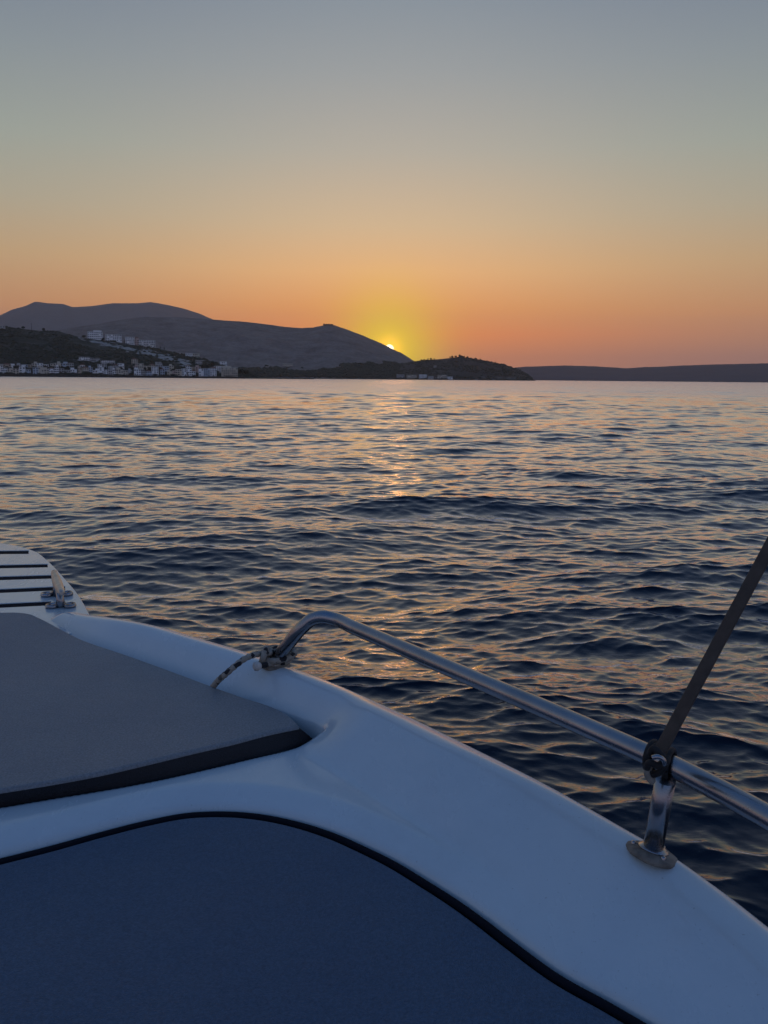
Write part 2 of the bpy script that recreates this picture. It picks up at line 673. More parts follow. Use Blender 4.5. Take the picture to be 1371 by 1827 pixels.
# ------------------------------------------------------------------ land
class Hill:
    def __init__(self, prof, d_ridge, d_shore, back=1.45, seed=0, namp=.06, nscale=200., shape=.85):
        a = sorted((az_el(x, y)) for x, y in prof)
        self.az = np.array([p[0] for p in a])
        self.tan = np.tan(np.array([p[1] for p in a]))
        self.dr, self.ds, self.back = d_ridge, d_shore, back
        self.seed, self.namp, self.ns, self.shape = seed, namp, nscale, shape

    def ridge(self, az):
        base = np.interp(az, self.az, self.tan) * self.dr + CAM_H
        return np.maximum(base, 0)

    def height(self, az, d):
        az, d = np.asarray(az, float), np.asarray(d, float)
        H = self.ridge(az)
        t = (d - self.ds) / (self.dr - self.ds)
        front = np.sign(t) * np.abs(np.clip(t, -1, 1)) ** self.shape
        rear = 1 - .6 * sstep(1.0, 2.2, t)
        h = H * np.where(t < 1, front, rear)
        x, y = d * np.sin(az), d * np.cos(az)
        n = fbm(x / self.ns, y / self.ns, 5, self.seed)
        rg = 1 - np.abs(fbm(x / self.ns * .8 + 40, y / self.ns * .5, 4, self.seed + 3)) * 2
        env = np.clip(t, 0, 1) * np.clip(1 - t, 0, 1) * 4
        h = h + H * env * (self.namp * n * 1.6 - self.namp * .8 * (1 - rg))
        fine = fbm(x / 22, y / 22, 3, self.seed + 9)
        h = h + fine * 1.2 * np.clip(t * 6, 0, 1)
        return np.where(t < 0, np.minimum(h, -1.0) - 1, h)

    def mesh(self, name, ncol, nrow, soil=None):
        az = np.linspace(self.az[0], self.az[-1], ncol)
        t = np.r_[-.06, np.linspace(0, 1, nrow), np.linspace(1, self.back, 10)[1:]]
        d = self.ds + t * (self.dr - self.ds)
        AZ, D = np.meshgrid(az, d)
        h = self.height(AZ, D)
        V = np.stack([D * np.sin(AZ), D * np.cos(AZ), h], -1)
        me = mesh_np(name, V.reshape(-1, 3), grid_faces(len(t), ncol))
        me.attributes.new('soil', 'FLOAT', 'POINT')
        if soil is not None:
            s = soil(AZ, D, h)
            me.attributes['soil'].data.foreach_set('value', s.astype(np.float32).ravel())
        return me

    def hit(self, x, y):
        """Ground point seen through pixel (x, y): march outward along the ray."""
        az, el = az_el(x, y)
        d = np.linspace(self.ds + 1, self.dr, 1500)
        h = self.height(np.full_like(d, az), d)
        rz = CAM_H + d * math.tan(el)
        k = np.nonzero(h >= rz)[0]
        dd = d[k[0]] if len(k) else d[-1]
        return az, float(dd), float(self.height(az, dd))


def px_of(az, d, h):
    """Pixel of ground points (numpy), used to lay soil patches where they are in the place."""
    v = np.stack([d * np.sin(az), d * np.cos(az), h - CAM_H], -1)
    f = v @ np.array(_f)
    return 685.5 + FPX * (v @ np.array(_r)) / f, 913.5 - FPX * (v @ np.array(_u)) / f


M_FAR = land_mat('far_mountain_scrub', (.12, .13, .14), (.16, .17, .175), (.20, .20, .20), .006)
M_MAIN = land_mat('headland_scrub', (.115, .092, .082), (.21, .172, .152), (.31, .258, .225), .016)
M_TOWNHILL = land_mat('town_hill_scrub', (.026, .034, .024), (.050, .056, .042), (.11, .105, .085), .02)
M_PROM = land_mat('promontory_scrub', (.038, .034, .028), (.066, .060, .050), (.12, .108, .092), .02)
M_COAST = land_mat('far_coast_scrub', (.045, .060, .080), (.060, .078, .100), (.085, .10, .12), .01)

far_mountain = Hill([(-420, 640), (-250, 612), (-110, 588), (-40, 572), (0, 563), (20, 553), (48, 545), (63, 538), (85, 541), (112, 542),
                     (130, 548), (165, 546), (200, 541), (245, 541), (270, 539), (300, 544), (330, 551), (355, 559),
                     (378, 569), (430, 590), (520, 640), (600, 676)], 6800, 5200, seed=3, namp=.05, nscale=600)
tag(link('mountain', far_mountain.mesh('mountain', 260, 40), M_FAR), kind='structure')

coast = Hill([(760, 679), (840, 668), (905, 657), (940, 654), (1010, 652), (1060, 653.5), (1120, 657), (1150, 655), (1185, 654), (1220, 652), (1280, 650),
              (1371, 648), (1500, 645), (1700, 650), (1900, 672), (2100, 690)], 5600, 4700, seed=21, namp=.05, nscale=260)
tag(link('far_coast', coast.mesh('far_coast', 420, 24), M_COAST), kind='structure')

headland = Hill([(-380, 640), (-200, 625), (0, 606), (90, 592), (120, 586), (180, 577), (230, 568), (260, 565.5), (320, 566), (378, 570), (430, 573.5),
                 (480, 579), (510, 583.5), (540, 585.5), (560, 584), (575, 581), (596, 580), (612, 585), (640, 595.5),
                 (670, 608), (690, 617), (698, 621.5), (715, 629), (727, 636), (740, 645), (780, 662), (830, 680)], 3100, 1950, seed=8, namp=.085, nscale=210)


def soil_main(AZ, D, h):
    x, y = px_of(AZ, D, h)
    n = fbm(D * np.sin(AZ) / 26, D * np.cos(AZ) / 26, 4, 77)
    f = sstep(.12, .5, n) * sstep(606, 640, y) * .15
    return f


tag(link('headland', headland.mesh('headland', 560, 110, soil_main), M_MAIN), kind='structure')

prom = Hill([(380, 690), (432, 676), (455, 671), (500, 665), (550, 664.5), (600, 663.5), (645, 660), (690, 653.5), (735, 645), (760, 642), (785, 641), (800, 639), (815, 637), (835, 638), (850, 640.5), (880, 646), (905, 652),
             (925, 659), (940, 666), (950, 675), (956, 682)], 2350, 1930, seed=14, namp=.06, nscale=120, shape=.8)


def soil_prom(AZ, D, h):
    n = fbm(D * np.sin(AZ) / 14, D * np.cos(AZ) / 14, 4, 31)
    return sstep(.15, .5, n) * (h < 9) * .6


tag(link('promontory', prom.mesh('promontory', 460, 60, soil_prom), M_PROM), kind='structure')

town = Hill([(-420, 600), (-260, 585), (-120, 580), (0, 581), (30, 585), (60, 589), (105, 590), (130, 597.5), (155, 603.5), (200, 609), (250, 617),
             (290, 624), (320, 630), (360, 639), (400, 652), (430, 660), (470, 671), (520, 680), (560, 690)], 1560, 1240, seed=41, namp=.06, nscale=90, shape=.8)


def seg_dist(px, py, pts):
    best = np.full(px.shape, 1e9)
    for (x0, y0), (x1, y1) in zip(pts[:-1], pts[1:]):
        dx, dy = x1 - x0, y1 - y0
        t = np.clip(((px - x0) * dx + (py - y0) * dy) / (dx * dx + dy * dy), 0, 1)
        best = np.minimum(best, np.hypot(px - x0 - t * dx, py - y0 - t * dy))
    return best


def soil_town(AZ, D, h):
    x, y = px_of(AZ, D, h)
    n = fbm(D * np.sin(AZ) / 11, D * np.cos(AZ) / 11, 4, 53) * 7.0
    s = np.zeros_like(x)
    for pts, w in (([(166, 608), (190, 614), (222, 620), (246, 627)], 4.0), ([(254, 626), (280, 635), (305, 640), (334, 648)], 5.0),
                   ([(300, 622), (318, 628), (334, 632)], 2.6), ([(300, 633), (312, 638)], 3.0), ([(140, 600), (150, 604)], 1.5),
                   ([(142, 643), (175, 641), (205, 648)], 1.4), ([(338, 633), (372, 643)], 1.6), ([(384, 655), (392, 664)], 1.8)):
        d = seg_dist(x, y, pts) + n
        s = np.maximum(s, 1 - sstep(w * .55, w * 1.15, d))
    spots = fbm(D * np.sin(AZ) / 7, D * np.cos(AZ) / 7, 3, 59)
    holes = sstep(.05, .35, fbm(D * np.sin(AZ) / 6, D * np.cos(AZ) / 10, 3, 71))
    return np.maximum(s * (1 - .8 * holes), sstep(.5, .75, spots) * .45)


tag(link('town_hill', town.mesh('town_hill', 520, 120, soil_town), M_TOWNHILL), kind='structure')

# ------------------------------------------------------------------ buildings of the town
WALLS = {
    'white': simple_mat('white_render', (.90, .89, .87), (.82, .81, .79), .5, .85),
    'cream': simple_mat('cream_render', (.64, .58, .47), (.55, .49, .39), .5, .85),
    'grey': simple_mat('grey_render', (.46, .46, .45), (.38, .38, .37), .5, .85),
    'pink': simple_mat('pink_render', (.58, .43, .38), (.50, .36, .32), .5, .85),
    'blue': simple_mat('pale_blue_render', (.50, .57, .64), (.43, .50, .57), .5, .85),
    'tan': simple_mat('tan_render', (.47, .39, .30), (.40, .33, .25), .5, .85),
}
M_GLASS = simple_mat('dark_window', (.02, .025, .03), (.03, .035, .04), 1, .15)
M_SLAB = simple_mat('concrete_slab', (.50, .49, .46), (.42, .41, .39), .4, .9)
M_TILE = simple_mat('faded_roof_tile', (.22, .10, .065), (.16, .075, .05), .6, .9)
M_QUAY = simple_mat('dark_quay_stone', (.045, .042, .038), (.025, .024, .022), .3, .9, bump=.5, bdist=.3, bscale=.8)
MESH_CACHE = {}


def cached(key, fn):
    if key not in MESH_CACHE:
        MESH_CACHE[key] = fn()
    return MESH_CACHE[key]


def window_mesh():
    bm = bmesh.new()
    bm_box(bm, -.85, .85, -.12, .10, 0, 1.6)
    me = bm_mesh('window', bm)
    me.materials.append(M_GLASS)
    return me


def door_mesh():
    bm = bmesh.new()
    bm_box(bm, -.7, .7, -.12, .10, 0, 2.3)
    me = bm_mesh('door', bm)
    me.materials.append(M_GLASS)
    return me


def house(name, pos, face_az, w, h, depth, wall, label, cat, group, roof='flat', balcony=False, setback=False, arches=False, rng=random):
    e = empty(name, pos, -face_az)           # local -Y looks at the sea
    tag(e, label, cat, group)
    st = max(1, round(h / 3.1))
    sh = h / st
    bm = bmesh.new()
    bm_box(bm, -w / 2, w / 2, 0, depth, -5, h)
    link('wall', bm_mesh('wall', bm), WALLS[wall], e)
    if setback:
        bm = bmesh.new()
        q = w * .28
        ox = rng.choice((-1, 1)) * w * .16
        bm_box(bm, ox - q, ox + q, depth * .3, depth * .95, h + .02, h + 2.7)
        link('rooftop_room', bm_mesh('rooftop_room', bm), WALLS[wall], e)
    bm = bmesh.new()
    if roof == 'tile':
        ov = .35
        z0, z1 = h + .003, h + min(2.2, depth * .24)
        b = [bm.verts.new(p) for p in ((-w / 2 - ov, -ov, z0), (w / 2 + ov, -ov, z0), (w / 2 + ov, depth + ov, z0), (-w / 2 - ov, depth + ov, z0))]
        ins = min(w, depth) * .45
        if w >= depth:
            t = [bm.verts.new((-w / 2 + ins, depth / 2, z1)), bm.verts.new((w / 2 - ins, depth / 2, z1))]
            bm.faces.new((b[0], b[1], t[1], t[0]))
            bm.faces.new((b[2], b[3], t[0], t[1]))
            bm.faces.new((b[1], b[2], t[1]))
            bm.faces.new((b[3], b[0], t[0]))
        else:
            t = bm.verts.new((0, depth / 2, z1))
            for i in range(4):
                bm.faces.new((b[i], b[(i + 1) % 4], t))
        bm.faces.new(b[::-1])
        link('roof', bm_mesh('roof', bm), M_TILE, e)
    else:
        bm_box(bm, -w / 2 - .25, w / 2 + .25, -.25, depth + .25, h + .003, h + .35)
        link('roof', bm_mesh('roof', bm), M_SLAB, e)
    n = max(2, int(w / 3.0))
    wm = cached('window', window_mesh)
    dm = cached('door', door_mesh)
    dcol = rng.randrange(n)
    for s in range(st):
        for i in range(n):
            x = -w / 2 + w * (i + .5) / n
            if s == 0 and i == dcol:
                o = link('door', dm, None, e, (x, 0, .05))
            else:
                if rng.random() < .12:
                    continue
                o = link('window', wm, None, e, (x, 0, s * sh + .95))
                k = rng.uniform(.9, 1.3)
                o.scale = (k, 1, rng.uniform(.9, 1.1))
        if balcony and s > 0:
            bm = bmesh.new()
            bm_box(bm, -w / 2 + .3, w / 2 - .3, -1.5, -.004, s * sh - .15, s * sh + .02)
            bm_box(bm, -w / 2 + .3, w / 2 - .3, -1.5, -1.4, s * sh + .022, s * sh + .95)
            link('balcony', bm_mesh('balcony', bm), WALLS[wall], e)
    if arches:
        bm = bmesh.new()
        prof = [(math.cos(t) * w * .26, math.sin(t) * sh * .55 + sh * .35) for t in np.linspace(0, math.pi, 12)]
        prof = [(w * .26, .02)] + prof + [(-w * .26, .02)]
        f = [bm.verts.new((x, -.16, z)) for x, z in prof]
        bk = [bm.verts.new((x, -.02, z)) for x, z in prof]
        bm.faces.new(f)
        for i in range(len(f)):
            j = (i + 1) % len(f)
            bm.faces.new((f[i], bk[i], bk[j], f[j]))
        link('archway', bm_mesh('archway', bm), M_GLASS, e)
    return e


ORD = ['first', 'second', 'third', 'fourth', 'fifth', 'sixth', 'seventh', 'eighth', 'ninth', 'tenth', 'eleventh', 'twelfth',
       'thirteenth', 'fourteenth', 'fifteenth', 'sixteenth', 'seventeenth', 'eighteenth', 'nineteenth', 'twentieth',
       'twenty-first', 'twenty-second', 'twenty-third', 'twenty-fourth', 'twenty-fifth']
TENS = {20: 'twent', 30: 'thirt', 40: 'fort', 50: 'fift'}


def ordinal(n):
    if n <= 20:
        return ORD[n - 1]
    t, u = n // 10 * 10, n % 10
    return TENS[t] + ('ieth' if u == 0 else 'y-' + ORD[u - 1])


WNAME = {'white': 'white', 'cream': 'cream', 'grey': 'grey', 'pink': 'pinkish', 'blue': 'pale blue', 'tan': 'tan'}
hr = random.Random(3)


def seafront(rowname, xs0, xs1, wmin, wmax, gap, ytop, d_off, gz, special):
    """One row of small houses along the water, left to right."""
    x = xs0
    n = 0
    while x < xs1:
        w = hr.uniform(wmin, wmax)
        x0, x1 = x, x + w
        x = x1 + (hr.uniform(.2, 1.0) if hr.random() < .65 else hr.uniform(1, gap))
        xc = (x0 + x1) / 2
        az, _ = az_el(xc, 668)
        d = town.ds + d_off + hr.uniform(0, 6)
        wall = hr.choice(('white', 'white', 'white', 'white', 'cream', 'cream', 'grey', 'pink', 'blue', 'tan'))
        rf = 'tile' if hr.random() < .22 else 'flat'
        bal = hr.random() < .3
        sb = rf == 'flat' and hr.random() < .3
        yt = hr.uniform(*ytop)
        ar = False
        if special and x0 <= 279 < x1:
            wall, rf, bal, sb, ar, yt = 'white', 'flat', False, False, True, 654
        gz_ = gz + hr.uniform(0, .6)
        top = CAM_H + d * math.tan(az_el(xc, yt + (xc - 200) * .009)[1])
        hgt = max(3.4, top - gz_)
        if x0 >= -2:
            n += 1
            place = '%s house from the left in the %s' % (ordinal(n), rowname)
        else:
            place = 'house beyond the left edge in the %s' % rowname
        extra = ' with an arched opening' if ar else ' with balconies' if bal else ' with rooftop room' if sb else ' with hipped tile roof' if rf == 'tile' else ''
        house('house', (d * math.sin(az), d * math.cos(az), gz_), az, w / FPX * d, hgt, 8, wall,
              '%s %s%s' % (WNAME[wall], place, extra), 'house', 'houses along the waterfront', rf, bal, sb, ar, hr)


seafront('front waterfront row', -28, 380, 5.5, 12, 6, (654, 662), 6, 2.7, True)
seafront('second waterfront row', -22, 352, 6, 12, 26, (648.5, 654), 34, 7.0, False)

# houses up the slope, each placed on the ground seen there
UP = [(159, 182, 592, 603, 'white', 'flat', 0, 1, 'white flat-roofed villa topmost on the town hill, left of two others'),
      (191, 216, 597, 608, 'white', 'flat', 0, 0, 'white villa on the ridge with dark openings, middle of the hilltop villas'),
      (225, 240, 601, 611, 'white', 'flat', 0, 0, 'bright white block at the left end of the ridge terrace row'),
      (241, 248, 603, 612, 'pink', 'tile', 0, 0, 'narrow pinkish house squeezed between the white ridge terraces'),
      (249, 276, 607, 617, 'white', 'flat', 1, 0, 'long white balconied terrace at the right end of the ridge row'),
      (332, 344, 630, 637, 'white', 'flat', 0, 0, 'small white house above the pale eroded bank, left of its neighbour'),
      (345, 356, 631, 638, 'cream', 'flat', 0, 0, 'small cream house above the pale eroded bank, right of its neighbour'),
      (350, 361, 643, 650, 'grey', 'flat', 0, 0, 'lone grey house on the dark slope above the waterfront row'),
      (393, 405, 645, 652, 'white', 'flat', 0, 0, 'small white house above the terraced hotel at the right end of town'),
      (143, 160, 637, 643, 'white', 'flat', 0, 0, 'low white house half hidden on the dark slope, left of the pair'),
      (162, 178, 639, 645, 'grey', 'flat', 0, 0, 'low grey house half hidden on the dark slope, right of the pair'),
      (182, 204, 643, 649, 'white', 'flat', 0, 0, 'long low white house just above the waterfront roofs'),
      (236, 246, 641, 651, 'cream', 'tile', 0, 0, 'cream house with tiled roof rising behind the waterfront row'),
      (278, 288, 646, 654, 'grey', 'flat', 0, 0, 'grey house behind the arched waterfront house'),
      (1, 9, 582, 588, 'grey', 'flat', 0, 0, 'tiny pale house on the hill crest at the left edge')]
for (x0, x1, yt, yb, wall, rf, bal, sb, lab) in UP:
    xc = (x0 + x1) / 2
    az, d, gz = town.hit(xc, yb)
    wd = (x1 - x0) / FPX * d
    hgt = max(3.2, CAM_H + d * math.tan(az_el(xc, yt)[1]) - gz)
    house('villa', (d * math.sin(az), d * math.cos(az), gz), az, wd, hgt, 9, wall, lab, 'house', 'houses up the town hill', rf, bool(bal), bool(sb), False, hr)

# terraced hotel at the right end of the town
hot = None
for k, (x0, x1, yt, yb) in enumerate(((384, 398, 653, 664), (396, 424, 656, 670))):
    xc = (x0 + x1) / 2
    az, d, gz = town.hit(xc, min(yb, 668))
    if k == 1:
        d = town.ds + 10
        gz = 2.6
    wd = (x1 - x0) / FPX * d
    hgt = max(5, CAM_H + d * math.tan(az_el(xc, yt)[1]) - gz)
    house('hotel', (d * math.sin(az), d * math.cos(az), gz), az, wd, hgt, 12, 'cream' if k else 'white',
          'cream hotel with stacked balconies at the right end of the waterfront' if k else 'white block stepping up the slope behind the balconied hotel',
          'building', None, 'flat', True, bool(k), False, hr)

# scattered houses under the headland and on the promontory shore
LOW = [(prom, 470, 478, 660, 666, 'cream'), (prom, 482, 494, 658, 667, 'grey'), (prom, 497, 506, 661, 667, 'cream'), (headland, 505, 523, 649, 654, 'cream'),
       (prom, 519, 529, 667, 671, 'white'), (prom, 560, 566, 669, 673, 'tan'), (prom, 588, 600, 668, 672, 'tan'),
       (prom, 708, 722, 668, 674, 'grey'), (prom, 726, 744, 669, 675, 'cream'), (prom, 748, 762, 668, 675, 'white'), (prom, 764, 774, 671, 677, 'grey'),
       (prom, 781, 798, 669, 675, 'cream'), (prom, 798, 808, 672, 677, 'white'), (prom, 774, 779, 652, 656, 'grey')]
LOWLAB = ['cream house standing leftmost of the small cluster under the big headland', 'grey two-storey house amid trees under the big headland',
          'cream house right of the grey one under the big headland', 'long pale house alone above the shore trees under the headland',
          'small white shed at the water under the headland', 'tiny tan shore house left of a wider one below the fort hill',
          'wider tan shore house below the fort hill', 'grey house at the left end of the promontory shore row', 'wide cream house, second in the promontory shore row',
          'white house, third in the promontory shore row', 'low grey house in the middle of the promontory shore row',
          'long cream house near the right end of the promontory shore row', 'white house at the right end of the promontory shore row',
          'tiny pale house alone halfway up the dark promontory']
for (hl, x0, x1, yt, yb, wall), lab in zip(LOW, LOWLAB):
    xc = (x0 + x1) / 2
    az, d, gz = hl.hit(xc, yb)
    gz = max(gz, 1.2)
    wd = (x1 - x0) / FPX * d
    hgt = max(4.0, CAM_H + d * math.tan(az_el(xc, yt)[1]) - gz)
    house('shore_house', (d * math.sin(az), d * math.cos(az), gz), az, wd, hgt, 10, wall, lab, 'house', 'houses on the far shore', 'flat', False, False, False, hr)

# quay under the town: a long stone wall at the water
bm = bmesh.new()
azs = np.linspace(az_el(-160, 668)[0], az_el(436, 674)[0], 90)
ring = []
for a in azs:
    j = vnoise(np.array([a * 300]), np.array([2.0]), 4)[0]
    d0, d1 = town.ds - 6 + j * 2, town.ds + 40
    hq = 2.7 + .4 * j
    ring.append([bm.verts.new((dd * math.sin(a), dd * math.cos(a), z)) for dd, z in ((d0 - .8, -1.5), (d0, hq), (d1, hq), (d1, -1.5))])
for p, q in zip(ring[:-1], ring[1:]):
    for i in range(3):
        bm.faces.new((p[i], q[i], q[i + 1], p[i + 1]))
bm.faces.new(ring[0])
bm.faces.new(ring[-1][::-1])
quay = link('quay', bm_mesh('quay', bm), M_QUAY)
tag(quay, 'dark stone quay along the water below the town houses', 'quay')

# fort on the headland summit
M_FORT = simple_mat('fort_stone', (.14, .12, .10), (.10, .09, .075), .2, .95)
az, _ = az_el(586, 580)
d = headland.dr - 3
gz = float(headland.ridge(az)) - 1
fort = empty('hilltop_fort', (d * math.sin(az), d * math.cos(az), gz), -az)
tag(fort, 'small ruined stone fort on the headland summit left of the sun', 'fort')
bm = bmesh.new()
bm_box(bm, -20, 20, 0, 22, -8, 4.5)
bm_box(bm, 20.01, 28, 4, 20, -10, 2.0)
link('wall', bm_mesh('wall', bm), M_FORT, fort)
for x, w_, h_ in ((-17, 6, 7.4), (-7, 7, 6.4), (2, 6, 7.0), (13, 8, 6.2)):
    link('tower', box_mesh('tower', x - w_ / 2, x + w_ / 2, -1.2, w_, -6, h_), M_FORT, fort)
for x in range(-18, 20, 5):
    link('battlement', box_mesh('battlement', x, x + 1.8, .2, 1.4, 4.503, 5.6), M_FORT, fort)

# antenna mast on the town hill crest
M_MAST = simple_mat('mast_steel', (.10, .10, .11), (.07, .07, .08), 1, .6)
az, _ = az_el(57, 588)
d = town.dr - 4
gz = float(town.ridge(az)) - .5
mast = empty('antenna_mast', (d * math.sin(az), d * math.cos(az), gz), -az)
tag(mast, 'thin dark antenna mast standing on the left hill crest', 'mast')
link('pole', tube_mesh('pole', [(0, 0, -1), (0, 0, 6), (0, 0, 13)], [.45, .35, .2], 8), M_MAST, mast)
link('crossarm', tube_mesh('crossarm', [(-1.4, 0, 10), (1.4, 0, 10)], .14, 6), M_MAST, mast)
link('crossarm', tube_mesh('crossarm', [(-1.0, 0, 11.8), (1.0, 0, 11.8)], .12, 6), M_MAST, mast)

# ------------------------------------------------------------------ trees and scrub
M_LEAF = simple_mat('dark_foliage', (.016, .024, .012), (.035, .045, .022), .25, .9)
M_BARK = simple_mat('bark', (.06, .045, .035), (.04, .03, .025), 1, .9)


def crown_mesh(name, rx, ry, h0, h1, n, rng, cone=False):
    V, F = [], []
    for i in range(n):
        while True:
            p = rng.uniform(-1, 1, 3)
            q = np.linalg.norm(p)
            if .45 < q < 1:
                break
        tz = (p[2] + 1) / 2
        k = (1.1 - tz) if cone else 1.0
        c = np.array([p[0] * rx * k, p[1] * ry * k, h0 + tz * (h1 - h0)])
        c += np.array([math.sin(i * 1.3), math.cos(i * 2.1), 0]) * rx * .12
        s = rng.uniform(.16, .34) * rx
        u = rng.normal(size=3)
        u /= np.linalg.norm(u)
        v = np.cross(u, rng.normal(size=3))
        v /= np.linalg.norm(v)
        b = len(V)
        V += [c - u * s - v * s * .6, c + u * s - v * s * .4, c + u * s * .7 + v * s, c - u * s * .8 + v * s * .7]
        F.append((b, b + 1, b + 2, b + 3))
    return mesh_np(name, np.array(V), np.array(F), False)


rt = np.random.default_rng(19)
CROWNS = [crown_mesh('crown', 4.2, 3.6, 2.0, 8.2, 190, rt), crown_mesh('crown', 5.2, 4.4, 2.4, 7.4, 220, rt),
          crown_mesh('crown', 3.2, 3.2, 1.8, 9.0, 170, rt), crown_mesh('crown', 1.7, 1.7, .8, 11.0, 150, rt, True)]
for c in CROWNS:
    c.materials.append(M_LEAF)


def trunk_mesh():
    bm = bmesh.new()
    me1 = tube_mesh('t', [(0, 0, -1), (.1, 0, 1.5), (0, .1, 3.2), (.2, .1, 5)], [.42, .34, .26, .12], 7)
    bm.from_mesh(me1)
    for a in (0.4, 2.3, 4.4):
        bm.from_mesh(tube_mesh('b', [(0, 0, 2.6), (math.cos(a) * 1.2, math.sin(a) * 1.2, 4), (math.cos(a) * 2.2, math.sin(a) * 2.2, 5.2)], [.18, .13, .06], 6))
    me = bm_mesh('trunk', bm)
    me.materials.append(M_BARK)
    return me


TRUNK = trunk_mesh()


def tree(hl, x, y, kind, scale, label, group, ridge=False):
    if ridge:
        az, _ = az_el(x, y)
        d = hl.dr - 6
        gz = float(hl.height(az, d))
    else:
        az, d, gz = hl.hit(x, y)
    gz = max(gz, 1.5)
    e = empty('cypress_tree' if kind == 3 else 'tree', (d * math.sin(az), d * math.cos(az), gz - .3), random.uniform(0, 6))
    e.scale = (scale,) * 3
    tag(e, label, 'tree', group)
    link('crown', CROWNS[kind], None, e)
    link('trunk', TRUNK, None, e)


PT = [(752, .75), (757, .7), (764, .8), (769, .95), (775, .6), (803, .8), (807, 1.05), (813, .9), (820, 1.25), (828, .8), (834, .75), (848, .7), (857, .6), (869, .6), (884, .6), (899, .65), (921, .6), (930, .6)]
for i, (x, s) in enumerate(PT):
    place = 'between the headland foot and the crest' if x < 790 else 'on the crest of the dark promontory' if x < 845 else 'on the falling right end of the promontory'
    idx = [p for p in PT if (p[0] < 790) == (x < 790) and (p[0] < 845) == (x < 845)]
    k = [p[0] for p in idx].index(x)
    tree(prom, x, 650, i % 3, s * .72, '%s dark tree from the left %s' % (ORD[k], place), 'trees along the promontory skyline', True)
TT = [(30, 660, 1, .8, 'dark tree between the first waterfront houses at the left edge'), (83, 662, 0, .9, 'dark rounded tree left of the long white waterfront house'),
      (129, 664, 2, .7, 'slim dark tree right of the long white waterfront house'), (176, 664, 0, .7, 'dark tree in the middle of the waterfront row'),
      (268, 664, 2, .9, 'dark tree left of the arched waterfront house'), (309, 665, 0, .75, 'dark tree beside the tan waterfront block'),
      (366, 660, 1, 1.1, 'broad dark tree left of the balconied hotel'), (380, 655, 2, 1.0, 'dark tree above the left corner of the balconied hotel'),
      (430, 668, 1, 1.1, 'dark tree right of the balconied hotel'), (440, 669, 0, 1.0, 'second dark tree right of the balconied hotel'),
      (222, 606, 3, .7, 'cypress between two hilltop villas'), (286, 613, 3, .6, 'left of two cypresses right of the ridge terrace'),
      (293, 614, 3, .6, 'right of two cypresses right of the ridge terrace'), (184, 601, 0, .6, 'rounded tree between the two upper villas'),
      (150, 600, 1, .6, 'low tree left of the topmost villa'), (42, 586, 1, .55, 'low tree left of the antenna mast on the crest'), (78, 589, 0, .6, 'low tree right of the antenna mast on the crest')]
for i in range(16):
    x = 12 + i * 22.5 + random.uniform(-5, 5)
    TT.append((x, 659.5 + x * .008, i % 3, random.uniform(.5, .85), '%s small dark garden tree from the left behind the waterfront houses' % ORD[i]))
for x, y, k, s, lab in TT:
    tree(town, x, y, k, s, lab, 'trees among the town houses')
for i, (x, y, s) in enumerate(((466, 668, 1.4), (481, 669, 1.2), (512, 668, 1.5), (533, 670, 1.2), (546, 671, 1.2), (575, 671, 1.3), (618, 673, 1.3), (640, 673, 1.2))):
    tree(prom, x, y, i % 3, s * .7, '%s dark shore tree from the left below the big headland' % ORD[i], 'shore trees below the headland')


def scrub(regions):
    rs = np.random.default_rng(23)
    bm = bmesh.new()
    bmesh.ops.create_icosphere(bm, subdivisions=1, radius=1)
    bm.verts.ensure_lookup_table()
    base = np.array([v.co[:] for v in bm.verts])
    faces = np.array([[v.index for v in f.verts] for f in bm.faces])
    bm.free()
    VS, FS = [], []
    off = 0
    for hl, n, x0, x1, smin, smax in regions:
        a0, a1 = az_el(x0, 670)[0], az_el(x1, 670)[0]
        az = rs.uniform(a0, a1, n)
        t = rs.random(n) ** 1.1 * (.34 if hl is headland else .99) + .01
        d = hl.ds + t * (hl.dr - hl.ds)
        h = hl.height(az, d)
        keep = (h > 1.5) & (fbm(d * np.sin(az) / 60, d * np.cos(az) / 60, 3, 66) > -.25)
        if hl is headland:
            keep = (h > 1.0) & (h < 26 + 16 * fbm(d * np.sin(az) / 70, d * np.cos(az) / 70, 3, 91) + 26 * sstep(az_el(560, 670)[0], az_el(720, 670)[0], az))
        if hl is town:
            X, Y = px_of(az, d, h)
            so = soil_town(az, d, h)
            keep &= (so < .3)
        for a, dd, hh in zip(az[keep], d[keep], h[keep]):
            s = rs.uniform(smin, smax) * (1.0 if rs.random() < .85 else 1.5)
            v = base * (1 + rs.uniform(-.35, .35, (len(base), 1))) * np.array([s * rs.uniform(.8, 1.5), s * rs.uniform(.8, 1.5), s * rs.uniform(.5, .9)])
            VS.append(v + np.array([dd * math.sin(a), dd * math.cos(a), hh + s * .15]))
            FS.append(faces + off)
            off += len(base)
    return mesh_np('scrub', np.vstack(VS), np.vstack(FS), False)


tag(link('hillside_scrub', scrub(((town, 5200, -60, 470, .8, 2.6), (prom, 3000, 560, 950, 1.0, 3.0), (headland, 14000, 425, 745, 1.6, 4.4))), M_LEAF), 'low dark scrub covering the town hill, shore and promontory', 'scrub', kind='stuff')

# ------------------------------------------------------------------ the boat
Z_RIDGE, Z_PAD, Z_BAR, Z_SEAT, Z_PLAT = .98, .945, .913, .905, .925
boat = empty('motorboat', (0, 0, 0))
tag(boat, 'white fibreglass motorboat deck seen from on board with steel side rail', 'boat')

